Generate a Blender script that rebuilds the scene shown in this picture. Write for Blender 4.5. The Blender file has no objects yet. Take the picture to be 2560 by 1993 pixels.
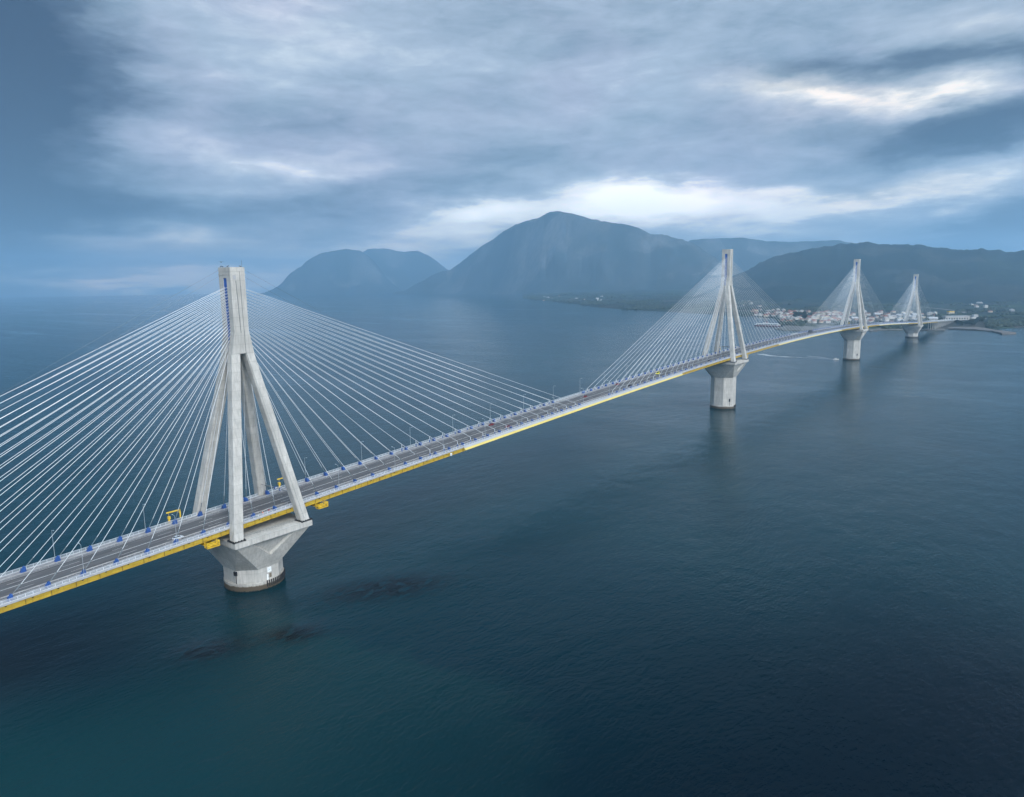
import bpy, math, random
from mathutils import Vector, Matrix, noise
random.seed(7)
SC = bpy.context.scene
COL = SC.collection
PI = math.pi
R_ = math.radians

# ------------------------------------------------------------------ camera
CAM = Vector((287.828, -172.348, 133.271)); YAW, PITCH, ROLL, FPX = .66504, -.15835, -.015, 1786.42
IW, IH = 2560.0, 1993.0
_fw = Vector((-math.sin(YAW)*math.cos(PITCH), math.cos(YAW)*math.cos(PITCH), math.sin(PITCH)))
_r0 = Vector((math.cos(YAW), math.sin(YAW), 0)); _u0 = _r0.cross(_fw)
_rt = math.cos(ROLL)*_r0 + math.sin(ROLL)*_u0; _up = -math.sin(ROLL)*_r0 + math.cos(ROLL)*_u0
cd = bpy.data.cameras.new('camera'); cam = bpy.data.objects.new('camera', cd); COL.objects.link(cam)
cd.sensor_fit = 'HORIZONTAL'; cd.sensor_width = 36.0; cd.lens = FPX/IW*36.0
cd.clip_start = 1.0; cd.clip_end = 120000.0
cam.matrix_world = Matrix(((_rt.x, _up.x, -_fw.x, CAM.x), (_rt.y, _up.y, -_fw.y, CAM.y), (_rt.z, _up.z, -_fw.z, CAM.z), (0, 0, 0, 1)))
SC.camera = cam
def ray(x, y):            # direction seen at a pixel of the 2560 x 1993 photograph
    return (_fw + _rt*((x-IW/2)/FPX) - _up*((y-IH/2)/FPX))
def azel(x, y):
    d = ray(x, y).normalized(); return math.atan2(d.x, d.y), math.asin(d.z)
def ground(x, y, z=0.0):
    d = ray(x, y); t = (z-CAM.z)/d.z; return CAM + d*t

SC.view_settings.view_transform = 'Standard'; SC.view_settings.look = 'None'
SC.view_settings.exposure = 0.0; SC.view_settings.gamma = 1.0
SC.cycles.use_denoising = True
try: SC.cycles.denoiser = 'OPENIMAGEDENOISE'
except Exception: pass
SC.cycles.max_bounces = 6; SC.cycles.volume_bounces = 2; SC.cycles.transparent_max_bounces = 24
SC.cycles.use_adaptive_sampling = True; SC.cycles.adaptive_threshold = 0.01
SC.cycles.caustics_reflective = False; SC.cycles.caustics_refractive = False

# ------------------------------------------------------------------ node helper
class NT:
    def __init__(s, tree): s.t = tree; s.n = tree.nodes; s.l = tree.links
    def node(s, typ, **kw):
        n = s.n.new(typ)
        for k, v in kw.items(): setattr(n, k, v)
        return n
    def put(s, sock, v):
        if v is None: return
        if hasattr(v, 'is_linked') or isinstance(v, bpy.types.NodeSocket): s.l.new(v, sock)
        else:
            if isinstance(v, tuple) and len(v) == 3 and sock.type == 'RGBA': v = v + (1,)
            sock.default_value = v
    def math(s, op, a, b=None, c=None, clamp=False):
        n = s.node('ShaderNodeMath', operation=op, use_clamp=clamp)
        s.put(n.inputs[0], a); s.put(n.inputs[1], b)
        if c is not None: s.put(n.inputs[2], c)
        return n.outputs[0]
    def vmath(s, op, a, b=None, scale=None):
        n = s.node('ShaderNodeVectorMath', operation=op)
        s.put(n.inputs[0], a); s.put(n.inputs[1], b)
        if scale is not None: s.put(n.inputs['Scale'], scale)
        return n.outputs['Value'] if op in ('DOT_PRODUCT', 'LENGTH') else n.outputs[0]
    def comb(s, x, y, z):
        n = s.node('ShaderNodeCombineXYZ'); s.put(n.inputs[0], x); s.put(n.inputs[1], y); s.put(n.inputs[2], z); return n.outputs[0]
    def noise(s, vec, scale, detail=3, rough=.5, dist=0, color=False):
        n = s.node('ShaderNodeTexNoise'); s.put(n.inputs['Vector'], vec)
        n.inputs['Scale'].default_value = scale; n.inputs['Detail'].default_value = detail
        n.inputs['Roughness'].default_value = rough; n.inputs['Distortion'].default_value = dist
        return n.outputs['Color' if color else 'Fac']
    def ramp(s, fac, stops, interp='LINEAR'):
        n = s.node('ShaderNodeValToRGB'); n.color_ramp.interpolation = interp; s.put(n.inputs[0], fac)
        e = n.color_ramp.elements
        while len(e) < len(stops): e.new(.5)
        for el, (p, c) in zip(e, stops):
            el.position = p; el.color = (c, c, c, 1) if not isinstance(c, tuple) else c + (1,)
        return n.outputs[0]
    def mix(s, fac, a, b, typ='MIX'):
        n = s.node('ShaderNodeMix', data_type='RGBA', blend_type=typ)
        s.put(n.inputs[0], fac); s.put(n.inputs[6], a); s.put(n.inputs[7], b); return n.outputs[2]
    def maprange(s, v, a, b, c=0., d=1., typ='LINEAR'):
        n = s.node('ShaderNodeMapRange', interpolation_type=typ); s.put(n.inputs[0], v)
        for i, q in enumerate((a, b, c, d)): n.inputs[i+1].default_value = q
        return n.outputs[0]
    def mapping(s, vec, scale=(1, 1, 1), rot=(0, 0, 0), loc=(0, 0, 0)):
        n = s.node('ShaderNodeMapping'); s.put(n.inputs[0], vec)
        n.inputs['Scale'].default_value = scale; n.inputs['Rotation'].default_value = rot; n.inputs['Location'].default_value = loc
        return n.outputs[0]

# ------------------------------------------------------------------ world: overcast sky
SUN_EL, SUN_AZ = R_(38), R_(108)        # azimuth clockwise from +Y
world = bpy.data.worlds.new('World'); SC.world = world; world.use_nodes = True
w = NT(world.node_tree); w.n.clear()
wout = w.node('ShaderNodeOutputWorld'); bg = w.node('ShaderNodeBackground')
tc = w.node('ShaderNodeTexCoord'); D = tc.outputs['Generated']
sep = w.node('ShaderNodeSeparateXYZ'); w.l.new(D, sep.inputs[0])
az = w.math('ARCTAN2', sep.outputs[0], sep.outputs[1]); el = w.math('ARCSINE', sep.outputs[2])
zc = w.math('MAXIMUM', sep.outputs[2], 0.0)
inv = w.math('DIVIDE', 1.0, w.math('ADD', zc, 0.10))
plane = w.vmath('SCALE', D, None, inv)
nz1 = w.noise(w.mapping(plane, (1, 1, .0), (0, 0, .5)), 1.6, 4, .55, .3, color=True)
pz = w.comb(az, w.math('MULTIPLY', el, 2.6), 3.1)
nz2 = w.noise(pz, 5.0, 5, .55, 0, color=True)
nz3 = w.noise(pz, 22.0, 4, .6, 0, color=True)
warp = w.vmath('ADD', w.vmath('SCALE', w.vmath('SUBTRACT', nz1, (.5, .5, .5)), None, .10),
       w.vmath('ADD', w.vmath('SCALE', w.vmath('SUBTRACT', nz2, (.5, .5, .5)), None, .15),
               w.vmath('SCALE', w.vmath('SUBTRACT', nz3, (.5, .5, .5)), None, .035)))
warp = w.vmath('MULTIPLY', warp, (1.0, .42, 0))
P = w.vmath('ADD', w.comb(az, el, 0.0), warp)
def blobs(lst):
    acc = None
    for (cx, cy, sx, sy, rot, amp, pw) in lst:
        k = 2560/2184.0
        cx, cy, sx, sy = cx*k, cy*k, sx*k, sy*k
        a0, e0 = azel(cx, cy); c, s = math.cos(R_(rot)), math.sin(R_(rot))
        a1, e1 = azel(cx+sx*c*.3, cy-sx*s*.3); a2, e2 = azel(cx-sy*s*.3, cy-sy*c*.3)
        m = Matrix((((a1-a0)/.3, (a2-a0)/.3), ((e1-e0)/.3, (e2-e0)/.3))).inverted()
        p = w.math('SUBTRACT', w.vmath('DOT_PRODUCT', P, (m[0][0], m[0][1], 0)), m[0][0]*a0+m[0][1]*e0)
        q = w.math('SUBTRACT', w.vmath('DOT_PRODUCT', P, (m[1][0], m[1][1], 0)), m[1][0]*a0+m[1][1]*e0)
        r2 = w.math('MULTIPLY_ADD', p, p, w.math('MULTIPLY', q, q))
        if pw != 1: r2 = w.math('POWER', r2, float(pw))
        g = w.math('POWER', 2.718, w.math('MULTIPLY', r2, -1.0))
        acc = w.math('MULTIPLY_ADD', g, amp, acc if acc is not None else 0.0)
    return acc
# cloud masses and breaks: x, y, half width, half height, tilt, brightness, edge
SKY = [
 (-60, 230, 290, 440, 0, -.85, 1), (900, 600, 520, 40, 0, .34, 1), (200, 600, 420, 40, 0, .10, 1), (120, 430, 300, 70, 0, -.10, 1), (150, 10, 300, 60, -8, .02, 1),
 (560, 50, 360, 70, -14, .08, 1), (420, 160, 320, 36, -10, .10, 1), (430, 325, 320, 40, -12, .14, 1), (250, 240, 280, 30, -8, -.06, 1),
 (690, 350, 260, 38, 6, .13, 1.1), (760, 270, 380, 34, -16, -.07, 1), (560, 440, 440, 34, 4, -.12, 1), (720, 485, 190, 26, 0, -.08, 1),
 (950, 130, 420, 110, -12, .06, 1), (900, 390, 230, 26, 14, -.08, 1), (1060, 330, 280, 40, 10, -.02, 1),
 (130, 510, 460, 30, -2, .16, 1.4), (130, 560, 420, 20, -4, .03, 1), (130, 590, 380, 22, -2, .20, 1), (600, 535, 330, 20, -2, .10, 1),
 (960, 480, 175, 58, 8, .30, 1.6), (1120, 430, 190, 30, 8, .16, 1.2), (880, 550, 190, 44, 0, .12, 1),
 (1260, 440, 200, 52, 6, .18, 1), (1400, 425, 130, 44, 8, .38, 1.2), (1500, 470, 220, 44, -8, .26, 1), (1680, 450, 260, 36, -4, .26, 1),
 (1340, 340, 300, 46, 6, .04, 1), (1560, 300, 320, 60, -2, .0, 1), (1640, 355, 260, 28, 0, -.03, 1),
 (1500, 110, 320, 70, 0, -.03, 1), (1820, 150, 360, 30, 3, -.18, 1.1), (2060, 125, 260, 34, 4, -.18, 1), (2020, 30, 280, 46, 0, .10, 1),
 (1700, 205, 210, 32, -5, .20, 1), (1950, 225, 260, 34, 6, .20, 1), (2130, 175, 150, 30, 14, .14, 1),
 (2150, 265, 330, 62, 13, -.42, 1.8), (1900, 290, 320, 34, 5, -.12, 1.2), (1660, 268, 220, 24, 0, -.08, 1.1),
 (2060, 385, 280, 34, 8, .18, 1), (1860, 428, 200, 20, -3, .18, 1), (2130, 400, 150, 18, 12, .14, 1.1),
 (2170, 480, 330, 62, 13, -.38, 1.8), (1850, 480, 280, 26, 4, -.08, 1.2), (1700, 505, 320, 16, 0, .08, 1), (1950, -170, 420, 120, 0, -.30, 1), (2700, 300, 300, 400, 0, -.25, 1), (1200, 30, 400, 60, 0, -.03, 1),  # dark blob above the top edge is added to dim the right-hand water
]
WARM = [(150, 590, 560, 34, 0, .75, 1), (150, 520, 460, 34, 0, .40, 1), (1950, 225, 320, 60, 4, .55, 1), (1700, 190, 180, 36, 0, .6, 1), (1950, 410, 300, 34, 4, .55, 1), (2120, 80, 260, 120, 0, .35, 1), (1200, 570, 1500, 50, 0, .45, 1)]
nA = w.noise(w.mapping(plane, (1.0, 1.0, 0), (0, 0, .5)), 1.1, 6, .58, .4)
nB = w.noise(w.comb(az, w.math('MULTIPLY', el, 4.2), 0.0), 5.5, 6, .60, .5)
L = w.math('MULTIPLY_ADD', blobs(SKY), 1.35, .62)
L = w.math('ADD', L, w.math('MULTIPLY', w.math('SUBTRACT', nA, .5), .30))
L = w.math('ADD', L, w.math('MULTIPLY', w.math('SUBTRACT', nB, .5), .50))
nC = w.noise(w.mapping(w.comb(az, w.math('MULTIPLY', el, 3.4), 2.0), (1, 1, 1), (0, 0, .35)), 17.0, 5, .62, .4)
L = w.math('ADD', L, w.math('MULTIPLY', w.math('SUBTRACT', nC, .5), .34))
cloud = w.ramp(L, [(0.0, (.030, .050, .095)), (.25, (.100, .145, .215)), (.5, (.285, .38, .49)), (.72, (.50, .60, .73)), (.88, (.78, .87, .95)), (1.0, (1.0, 1.0, .98))])
cloud = w.vmath('SCALE', cloud, None, w.maprange(L, .85, 1.3, 1.0, 1.9))
cloud = w.mix(blobs(WARM), cloud, w.vmath('MULTIPLY', cloud, (1.32, 1.08, .86)))
nl = w.noise(w.comb(az, w.math('MULTIPLY', el, 2.0), 7.0), 4.0, 3, .5)
cloud = w.mix(w.maprange(nl, .45, .7), cloud, w.mix(1.0, cloud, (1.10, .99, 1.02), 'MULTIPLY'))
# brightness added to unseen sky overhead and behind the camera, to light the concrete
front = w.vmath('DOT_PRODUCT', D, (-math.sin(YAW), math.cos(YAW), 0.0))
fb = w.math('MULTIPLY', w.maprange(sep.outputs[2], .36, .60, 0, 1, 'SMOOTHSTEP'), w.maprange(sep.outputs[2], .99, .90, 0, 1, 'SMOOTHSTEP'))
cloud = w.mix(w.math('MULTIPLY', fb, w.maprange(front, -.1, .2)), cloud, (.030, .085, .125))   # unseen dark blue band added above the frame to darken water reflections
hi = w.maprange(sep.outputs[2], .84, .96, 0, 1, 'SMOOTHSTEP')
cloud = w.mix(hi, cloud, (1.5, 2.0, 2.6))
back = w.vmath('DOT_PRODUCT', D, (math.sin(SUN_AZ), math.cos(SUN_AZ), 0.15))
cloud = w.mix(w.maprange(back, .15, .8, 0, 1, 'SMOOTHSTEP'), cloud, (3.0, 3.15, 3.4))
sky = w.node('ShaderNodeTexSky', sky_type='NISHITA'); sky.sun_disc = False
sky.sun_elevation = SUN_EL; sky.sun_rotation = SUN_AZ
cloudx = w.vmath('SCALE', cloud, None, 10.0)        # Background runs at strength 0.1
final = w.mix(.94, sky.outputs[0], cloudx)
w.l.new(final, bg.inputs[0]); bg.inputs[1].default_value = 0.1
w.l.new(bg.outputs[0], wout.inputs[0])
world.cycles.sampling_method = 'MANUAL'; world.cycles.sample_map_resolution = 1024

sd = bpy.data.lights.new('sun', 'SUN'); sun = bpy.data.objects.new('sun', sd); COL.objects.link(sun)
sd.energy = 1.5; sd.angle = R_(14); sd.color = (1.0, .96, .90)
sv = Vector((math.sin(SUN_AZ)*math.cos(SUN_EL), math.cos(SUN_AZ)*math.cos(SUN_EL), math.sin(SUN_EL)))
sun.rotation_euler = sv.to_track_quat('Z', 'Y').to_euler(); sun.location = (400, -300, 1000)

# ------------------------------------------------------------------ materials
MATS = {}
def mat(name, col, rough=.6, metal=0., var=.0, scale=1., bump=0., col2=None, alpha=None, detail=4, spec=None):
    m = bpy.data.materials.new(name); m.use_nodes = True; MATS[name] = m
    t = NT(m.node_tree); b = m.node_tree.nodes['Principled BSDF']
    g = t.node('ShaderNodeTexCoord').outputs['Object']
    c = col
    if var:
        n = t.noise(g, scale, detail, .6)
        c = t.mix(t.maprange(n, .3, .7), tuple(x*(1-var) for x in col), col2 or tuple(min(1, x*(1+var)) for x in col))
    t.put(b.inputs['Base Color'], c); b.inputs['Roughness'].default_value = rough; b.inputs['Metallic'].default_value = metal
    if spec is not None: b.inputs['Specular IOR Level'].default_value = spec
    if bump:
        bn = t.node('ShaderNodeBump'); bn.inputs['Strength'].default_value = bump
        t.put(bn.inputs['Height'], t.noise(g, scale*4, 3, .6)); t.l.new(bn.outputs[0], b.inputs['Normal'])
    if alpha is not None: b.inputs['Alpha'].default_value = alpha
    return m
def concrete(name, base, tide=False):
    m = bpy.data.materials.new(name); m.use_nodes = True; MATS[name] = m
    t = NT(m.node_tree); b = m.node_tree.nodes['Principled BSDF']
    g = t.node('ShaderNodeTexCoord').outputs['Object']
    n1 = t.noise(g, .12, 5, .6); n2 = t.noise(t.mapping(g, (1, 1, .12)), 1.1, 5, .65)
    s = t.node('ShaderNodeSeparateXYZ'); t.l.new(g, s.inputs[0])
    lift = t.math('FRACT', t.math('DIVIDE', s.outputs[2], 3.9))          # casting joints every lift
    joint = t.math('LESS_THAN', lift, .03)
    liftn = t.noise(t.comb(0.0, 0.0, t.math('FLOOR', t.math('DIVIDE', s.outputs[2], 3.9))), 3.3, 0)
    c = t.mix(t.maprange(n1, .35, .65), tuple(x*.80 for x in base), tuple(x*1.06 for x in base))
    c = t.mix(t.maprange(n2, .42, .72, 0, .7), c, tuple(x*.50 for x in base))
    c = t.mix(t.maprange(liftn, .3, .7, 0, .22), c, tuple(x*.62 for x in base))
    c = t.mix(t.math('MULTIPLY', joint, .6), c, tuple(x*.45 for x in base))
    if tide:
        e = t.math('ADD', s.outputs[2], t.math('MULTIPLY', t.math('SUBTRACT', t.noise(t.mapping(g, (1, 1, .3)), .7, 5, .65), .5), 1.6))
        c = t.mix(t.maprange(e, 2.7, 2.2), c, (.085, .066, .042))
        c = t.mix(t.maprange(e, .5, .2), c, (.012, .016, .012))
    t.put(b.inputs['Base Color'], c); b.inputs['Roughness'].default_value = .85
    bn = t.node('ShaderNodeBump'); bn.inputs['Strength'].default_value = .25; bn.inputs['Distance'].default_value = .05
    t.put(bn.inputs['Height'], t.noise(g, 2.5, 4, .6)); t.l.new(bn.outputs[0], b.inputs['Normal'])
    return m
concrete('concrete', (.55, .535, .49)); concrete('concrete_base', (.44, .425, .385), True)
mat('stay_white', (.66, .69, .70), .35, 0, .04, .3)
mat('anchor_blue', (.02, .080, .28), .45, 0, .25, .6)
mat('panel_blue', (.02, .10, .36), .5, 0, .3, .35)
mat('pipe_grey', (.16, .19, .20), .5, .3, .2, 2)
mat('black_steel', (.02, .02, .022), .6, .2, .4, 1.5)
def girder_mat():
    m = bpy.data.materials.new('girder_yellow'); m.use_nodes = True; MATS['girder_yellow'] = m
    t = NT(m.node_tree); b = m.node_tree.nodes['Principled BSDF']
    g = t.node('ShaderNodeTexCoord').outputs['Object']
    n = t.noise(t.mapping(g, (.3, .12, 1.0)), 1.2, 5, .6); n2 = t.noise(t.mapping(g, (1, 1.2, .15)), 1.4, 4, .65)
    c = t.mix(t.maprange(n, .35, .7), (.36, .235, .022), (.52, .375, .035))
    c = t.mix(t.maprange(n2, .56, .78, 0, .75), c, (.20, .11, .02))
    t.put(b.inputs['Base Color'], c); b.inputs['Roughness'].default_value = .45
girder_mat()
mat('fairing_yellow', (.60, .48, .14), .30, 0, .06, .15)
mat('fairing_grey', (.36, .38, .41), .45, 0, .06, .3)
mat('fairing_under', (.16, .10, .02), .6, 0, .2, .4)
mat('frame_yellow', (.72, .47, .03), .45, 0, .2, .8)
def asphalt_mat():
    m = bpy.data.materials.new('asphalt'); m.use_nodes = True; MATS['asphalt'] = m
    t = NT(m.node_tree); b = m.node_tree.nodes['Principled BSDF']
    g = t.node('ShaderNodeTexCoord').outputs['Object']
    n = t.noise(t.mapping(g, (1.1, .02, 1)), 1.0, 5, .6); n2 = t.noise(t.mapping(g, (.3, .10, 1)), 1.0, 5, .6); n3 = t.noise(g, 4, 3, .7)
    c = t.mix(t.maprange(n, .36, .64), (.055, .053, .057), (.125, .117, .114))
    c = t.mix(t.maprange(n2, .42, .7, 0, .7), c, (.085, .095, .100))
    c = t.mix(t.maprange(n3, .4, .7, 0, .25), c, (.045, .045, .05))
    t.put(b.inputs['Base Color'], c); b.inputs['Roughness'].default_value = .75
asphalt_mat()
mat('footway', (.24, .24, .245), .8, 0, .25, .6)
mat('edge_concrete', (.38, .385, .39), .7, 0, .12, .5)
mat('road_paint', (.62, .62, .60), .6, 0, .25, .9)
mat('rail_white', (.60, .63, .65), .4, .1, .08, .5)
mat('rail_mesh', (.70, .74, .77), .5, .1, .05, .5, alpha=.32)
mat('guard_steel', (.46, .45, .44), .45, .4, .25, .4)
mat('lamp_metal', (.42, .46, .48), .4, .3, .05, 1)
mat('lamp_glass', (.8, .82, .8), .2)
mat('car_silver', (.52, .56, .60), .3, .15, .04, 2); mat('car_red', (.20, .012, .018), .3, .1, .05, 2)
mat('car_dark', (.03, .03, .035), .3, .1, .1, 2); mat('car_yellow', (.75, .68, .04), .35, 0, .05, 2); mat('car_white', (.7, .7, .68), .3, 0, .04, 2)
mat('truck_dark', (.055, .06, .07), .5, 0, .2, 1)
mat('glass_dark', (.015, .02, .025), .1); mat('tyre', (.012, .012, .012), .8); mat('light_red', (.45, .02, .01), .3)
mat('skin', (.45, .27, .19), .6); mat('hair_dark', (.02, .015, .01), .7)
mat('cloth_orange', (.80, .16, .04), .8, 0, .1, 3); mat('cloth_red', (.55, .01, .025), .8, 0, .1, 3); mat('cloth_dark', (.03, .035, .05), .85)
mat('helmet_white', (.8, .8, .8), .3); mat('sign_red', (.55, .02, .02), .5); mat('sign_white', (.82, .84, .84), .5); mat('sign_grey', (.45, .52, .56), .5)
mat('door_brown', (.16, .13, .09), .7, 0, .2, 2); mat('bird', (.025, .025, .03), .8)
mat('wall_white', (.48, .465, .43), .85, 0, .12, .1); mat('wall_cream', (.52, .45, .34), .85, 0, .15, .1); mat('wall_grey', (.34, .34, .34), .85, 0, .15, .1)
mat('roof_red', (.24, .10, .07), .85, 0, .3, .15); mat('roof_grey', (.42, .43, .44), .7, 0, .2, .1); mat('roof_brown', (.20, .11, .08), .85, 0, .3, .1)
mat('window_dark', (.03, .04, .05), .2)
mat('hull_red', (.16, .02, .018), .5, 0, .2, .2); mat('hull_white', (.72, .74, .74), .45, 0, .06, .2)
mat('rock', (.11, .10, .09), .9, 0, .5, .15, .6); mat('quay', (.10, .10, .09), .9, 0, .3, .05)
mat('leaf_dark', (.018, .030, .020), .9, 0, .5, .06); mat('leaf_mid', (.035, .05, .026), .9, 0, .4, .08); mat('bark', (.06, .045, .03), .9)
mat('road_far', (.17, .17, .17), .85, 0, .15, .02)

# ------------------------------------------------------------------ mesh helpers
class MB:
    def __init__(s): s.v = []; s.f = []; s.m = []; s.cur = 0; s.mats = []
    def use(s, name):
        if name not in s.mats: s.mats.append(name)
        s.cur = s.mats.index(name); return s
    def add(s, vs, fs):
        o = len(s.v); s.v += [tuple(v) for v in vs]
        for f in fs: s.f.append(tuple(i+o for i in f)); s.m.append(s.cur)
        return s
    def box(s, x0, x1, y0, y1, z0, z1):
        v = [(x, y, z) for z in (z0, z1) for y in (y0, y1) for x in (x0, x1)]
        return s.add(v, [(0, 2, 3, 1), (4, 5, 7, 6), (0, 1, 5, 4), (2, 6, 7, 3), (0, 4, 6, 2), (1, 3, 7, 5)])
    def loft(s, rings, cap=True):
        n = len(rings[0]); v = [p for r in rings for p in r]; f = []
        for i in range(len(rings)-1):
            for j in range(n):
                k = (j+1) % n; f.append((i*n+j, i*n+k, (i+1)*n+k, (i+1)*n+j))
        if cap: f.append(tuple(range(n))[::-1]); f.append(tuple(range((len(rings)-1)*n, len(rings)*n)))
        return s.add(v, f)
    def tube(s, a, b, r, r2=None, n=6, cap=True):
        a, b = Vector(a), Vector(b); d = (b-a).normalized()
        u = d.cross(Vector((0, 0, 1)) if abs(d.z) < .95 else Vector((1, 0, 0))).normalized(); q = d.cross(u)
        r2 = r if r2 is None else r2
        ring = lambda c, rr: [c + u*rr*math.cos(2*PI*i/n) + q*rr*math.sin(2*PI*i/n) for i in range(n)]
        return s.loft([ring(a, r), ring(b, r2)], cap)
    def beam(s, a, b, w_, h):
        a, b = Vector(a), Vector(b); d = (b-a).normalized()
        u = d.cross(Vector((0, 0, 1)) if abs(d.z) < .95 else Vector((1, 0, 0))).normalized()*w_/2; q = u.cross(d).normalized()*h/2
        return s.loft([[p+u+q, p-u+q, p-u-q, p+u-q] for p in (a, b)])
    def build(s, name, parent=None, smooth=False, fix=True):
        me = bpy.data.meshes.new(name); me.from_pydata(s.v, [], s.f)
        for m in s.mats: me.materials.append(MATS[m])
        me.polygons.foreach_set('material_index', s.m)
        if fix:
            import bmesh
            bm = bmesh.new(); bm.from_mesh(me); bmesh.ops.recalc_face_normals(bm, faces=bm.faces); bm.to_mesh(me); bm.free()
        if smooth: me.polygons.foreach_set('use_smooth', [True]*len(me.polygons))
        me.update(); return link(name, me, parent)
def mb(m): return MB().use(m)
def link(name, me, parent=None):
    o = bpy.data.objects.new(name, me); COL.objects.link(o)
    if parent: o.parent = parent
    return o
def thing(name, label, cat, loc=(0, 0, 0), rz=0, group=None):
    o = bpy.data.objects.new(name, None); COL.objects.link(o); o.location = loc; o.rotation_euler = (0, 0, rz)
    o.empty_display_size = 1; return tag(o, label, cat, group)
def tag(o, label=None, cat=None, group=None, kind=None):
    if label: o['label'] = label
    if cat: o['category'] = cat
    if group: o['group'] = group
    if kind: o['kind'] = kind
    return o
def kids(o): return [c for c in bpy.data.objects if c.parent == o]
def copy_thing(root, loc, rz=None, label=None, cache={}):
    r = root.copy(); COL.objects.link(r); r.location = loc
    if rz is not None: r.rotation_euler = (0, 0, rz)
    if label: r['label'] = label
    if root.name not in cache:
        cache[root.name] = [(c, kids(c)) for c in kids(root)]
    for c, gs in cache[root.name]:
        d = c.copy(); COL.objects.link(d); d.parent = r
        for g in gs: e = g.copy(); COL.objects.link(e); e.parent = d
    return r

# ------------------------------------------------------------------ deck line
def _q(t): return 59.92-32.97*t*t+7.175*t**4
def dz(s):
    t = (s-840)/840.0
    if abs(t) <= 1.15: return _q(t)
    sl = (-65.94*1.15+28.7*1.15**3)
    return _q(1.15)+sl*(abs(t)-1.15)

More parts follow.
